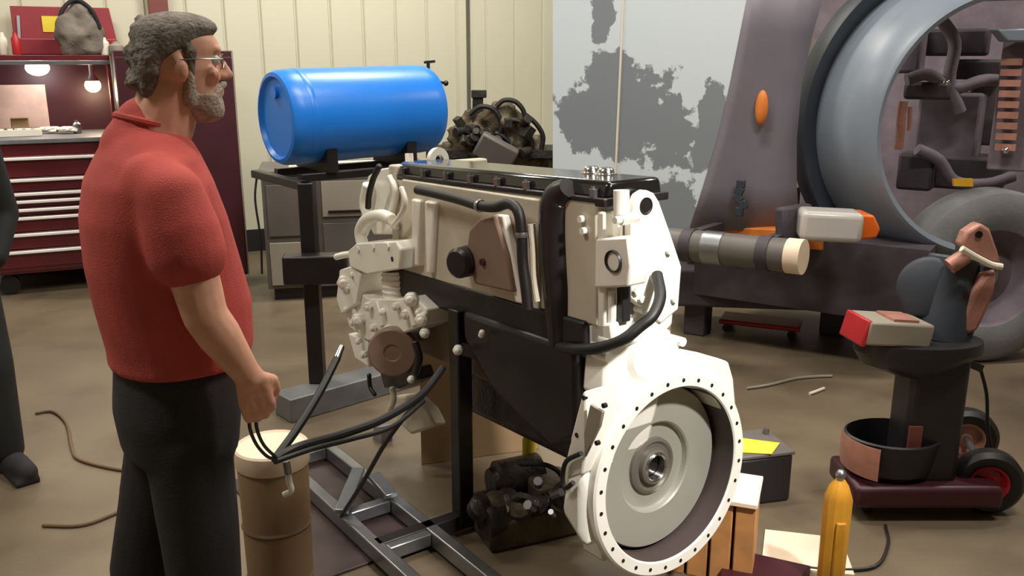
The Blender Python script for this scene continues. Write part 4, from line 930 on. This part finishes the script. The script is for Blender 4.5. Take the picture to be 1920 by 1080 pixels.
body.limb([Vector((-.02, 0, 1.49)), Vector((hp_.x*.55-.015, hp_.y*.5, 1.56)), HT@Vector((-.025, 0, -.06))], [.08, .07, .066])
up = sh.lerp(el, .55)
body.limb([sh, up, el, el.lerp(wr_, .3), wr_], [.058, .054, .047, .047, .03])
body.limb([shL, shL.lerp(elL, .5), elL, elL.lerp(wrL, .3), wrL], [.058, .05, .043, .044, .028])
hd1 = (ml(492, 790, 1.86)-wr_).normalized()
hand(body, wr_, hd1, (.25, 1, -.1), Vector((.9, -.25, .55)))
hand(body, wrL, (wrL-elL).normalized()+Vector((.3, 0, -.3)), (.2, -1, 0), (.8, .1, .5))
hips = [(-.09, 'r'), (.09, 'l')]
for s in (-1, 1):
    body.limb([(0, s*.09, .9), (-.04-s*.05, s*.1, .5), (-.065-s*.05, s*.1, .1)], [.085, .058, .045])
    body.limb([(-.075-s*.05, s*.1, .06), (.075-s*.05, s*.115, .035)], [.045, .035])
remeshed(body, 'body', M['skin'], man, .0058, 3)
# eyes, glasses, hair, beard
for s in (1, -1):
    c = HT@Vector((.0765, s*.033, .022)); e = MB().sph(c, .0125, 16).build('eye', M['eye_white'], man)
    MB().sph(HT@Vector((.0865, s*.034, .022)), (.0045, .0055, .0055), 10, R=HT.to_3x3()).build('iris', M['eye_dark'], e)
gl = MB()
for s in (1, -1):
    gl.tube([HT@Vector((.101-.012*abs(math.cos(t))*0-.01*(s*math.cos(t)*.5+.5), s*.034+.024*math.cos(t), .02+.017*math.sin(t))) for t in [2*math.pi*i/14 for i in range(15)]], .0014, 6, 1)
    gl.tube([HT@Vector(p) for p in ((.093, s*.06, .025), (.05, s*.083, .024), (-.005, s*.086, .02), (-.025, s*.082, .005))], .0016, 6, 2)
gl.tube([HT@Vector(p) for p in ((.098, -.011, .024), (.102, 0, .027), (.098, .011, .024))], .0014, 6, 2)
gl.build('glasses', M['steel'], man, label='thin rimmed glasses')
hair = MB()
HAIR = [(-.098, -.082, -.05, .045), (-.08, -.094, -.048, .052), (-.06, -.1, -.045, .06), (-.03, -.106, -.042, .068), (-.005, -.11, -.038, .074), (.022, -.112, -.015, .081), (.036, -.112, .02, .082), (.055, -.11, .05, .083), (.075, -.108, .075, .083), (.095, -.1, .092, .078), (.11, -.085, .086, .068), (.123, -.062, .064, .052), (.131, -.03, .03, .03)]
head_part(HAIR, HT, hair)
for s in (1, -1): hair.limb([HT@Vector(p) for p in ((.02, s*.075, .04), (.018, s*.074, .01), (.018, s*.071, -.02))], [.014, .011, .008], 10)
for i in range(70):
    t = random.uniform(-2.6, 2.6); z = random.uniform(-.05, .12)
    rr = .105*(1-max(0, z-.05)*5)
    p = Vector((-.02-math.cos(t)*rr*.85, math.sin(t)*.08*(1-max(0, z-.06)*6), z))
    if p.x > .0 and z < .06 or (abs(p.y) > .045 and p.x > -.06 and z < .045): continue
    hair.sph(HT@p, (random.uniform(.012, .022), random.uniform(.008, .014), random.uniform(.008, .014)), 8, R=HT.to_3x3())
remeshed(hair, 'hair', M['hair'], man, .005, 2, .4)
brd = MB()
head_part([(-.128, .03, .074, .03), (-.115, .002, .096, .049), (-.098, -.022, .1, .0585), (-.08, -.03, .098, .0625), (-.066, -.02, .094, .064), (-.058, .0, .086, .066)], HT, brd)
for s in (1, -1):
    brd.limb([HT@Vector(p) for p in ((.016, s*.073, .0), (.014, s*.068, -.035), (.012, s*.06, -.075))], [.009, .014, .016], 10)
    brd.limb([HT@Vector(p) for p in ((.1, 0, -.034), (.094, s*.018, -.038), (.078, s*.034, -.056))], [.0085, .009, .0095], 10)
remeshed(brd, 'beard', M['beard'], man, .0045, 2, .4)
shirt = MB()
shirt.loft([(1.015, -.138, .17, .18)]+[(z, a-.013, b+.013, h+.013) for z, a, b, h in TORSO if 1.03 < z < 1.54]+[(1.548, -.078, .066, .08)], 32)
shirt.limb([Vector((-.03, -.15, 1.45)), sh+Vector((0, -.0, -.01)), sh.lerp(el, .3), sh.lerp(el, .48)], [.066, .07, .08, .081], 18)
shirt.limb([Vector((-.03, .15, 1.45)), shL, shL.lerp(elL, .4), shL.lerp(elL, .58)], [.075, .085, .08, .074], 18)
shirt.limb([Vector((-.02, 0, 1.5)), Vector((.0, 0, 1.55))], [.088, .074], 18)
remeshed(shirt, 'shirt', M['shirt_red'], man, .009, 5)
col = MB(); col.tube([Vector((.008+.0715*math.cos(t), .071*math.sin(t), 1.563-.02*math.cos(t))) for t in [2*math.pi*i/20 for i in range(21)]], .0085, 8, 1)
col.build('collar', M['shirt_red'], man)
pants = MB().loft([(.8, -.13, .13, .172), (.9, -.14, .145, .176), (1.03, -.125, .155, .166)], 28)
for s in (-1, 1):
    pants.limb([(0, s*.085, .84), (-.025-s*.03, s*.095, .6), (-.045-s*.05, s*.1, .45), (-.065-s*.05, s*.1, .12)], [.1, .092, .085, .078], 18)
remeshed(pants, 'trousers', M['trousers'], man, .011, 4)
for s in (-1, 1):
    remeshed(MB().limb([(-.095-s*.05, s*.1, .06), (.015-s*.05, s*.11, .05), (.115-s*.05, s*.12, .045)], [.05, .05, .042]).box((.015-s*.05, s*.11, .012), (.27, .095, .024)), 'shoe', M['black_metal'], man, .01, 3)
# cable loop hanging from the hand
hl_ = [ (470, 770, 1.85), (468, 800, 1.88), (480, 832, 1.95), (500, 855, 2.05), (518, 862, 2.15)]
hose('held_cable', hl_, .0042, 'thin black cable looping down from the man’s hand, the outer loop', cat='cable')
hose('held_cable', [(480, 775, 1.86), (482, 805, 1.9), (495, 835, 1.98), (518, 858, 2.15)], .0042, 'thin black cable looping down from the man’s hand, the inner loop', cat='cable')

# second person at the left edge
fp = G(55, 895); P2 = thing('person', 'person in dark clothes at the left edge, only the right side in view', 'person', (fp.x-.25, fp.y+.05, 0), (0, 0, math.radians(-45)))
T2 = [(.86, -.12, .13, .165), (.98, -.13, .15, .17), (1.12, -.14, .16, .175), (1.28, -.15, .14, .19), (1.38, -.14, .11, .195), (1.44, -.12, .08, .16), (1.49, -.08, .06, .08)]
H2 = Matrix.Translation((.04, 0, 1.63))
b2 = MB(); b2.loft([(z, a*.92, b*.92, h*.92) for z, a, b, h in T2], 24); head_part(HEAD, H2, b2); face(b2, H2)
b2.limb([(-.02, 0, 1.42), (.0, 0, 1.5), (.02, 0, 1.57)], [.07, .058, .056])
for s in (-1, 1):
    e_ = Vector((-.02, s*.25, 1.08)); w2 = Vector((.07, s*.13, .9))
    b2.limb([(0, s*.19, 1.36), e_, w2], [.055, .042, .028]); hand(b2, w2, (.1, -s*.5, -.8), (-1, 0, 0), (0, -s, .2))
    b2.limb([(0, s*.09, .9), (s*.06, s*.1, .5), (s*.1-.02, s*.1, .1)], [.085, .06, .045]); b2.limb([(s*.1-.03, s*.1, .06), (s*.1+.12, s*.12, .035)], [.045, .034])
remeshed(b2, 'body', M['skin'], P2, .008, 3)
for s in (1, -1): MB().sph(H2@Vector((.0765, s*.033, .022)), .0125, 12).build('eye', M['eye_white'], P2)
hb2 = MB(); head_part(HAIR, H2, hb2); remeshed(hb2, 'hair', M['trousers'], P2, .008, 2)
j2 = MB().loft([(.8, -.155, .165, .195)]+[(z, a-.02, b+.02, h+.02) for z, a, b, h in T2 if z > .9], 28)
for s in (-1, 1): j2.limb([(-.02, s*.15, 1.37), (0, s*.19, 1.36), (-.02, s*.25, 1.08), (.07, s*.17, .92)], [.075, .075, .06, .05], 16)
remeshed(j2, 'jacket', M['dark_jacket'], P2, .012, 4)
p2 = MB().loft([(.8, -.13, .13, .175), (.9, -.145, .145, .18), (.98, -.14, .15, .175)], 24)
for s in (-1, 1): p2.limb([(0, s*.085, .84), (s*.06, s*.1, .48), (s*.1-.02, s*.1, .1)], [.1, .085, .075], 16)
remeshed(p2, 'trousers', M['dark_jacket'], P2, .012, 4)
for s in (-1, 1):
    remeshed(MB().limb([(s*.1-.05, s*.1, .06), (s*.1+.06, s*.115, .05), (s*.1+.16, s*.125, .045)], [.05, .05, .042]).box((s*.1+.06, s*.115, .012), (.27, .095, .024)), 'shoe', M['trousers'], P2, .01, 3)
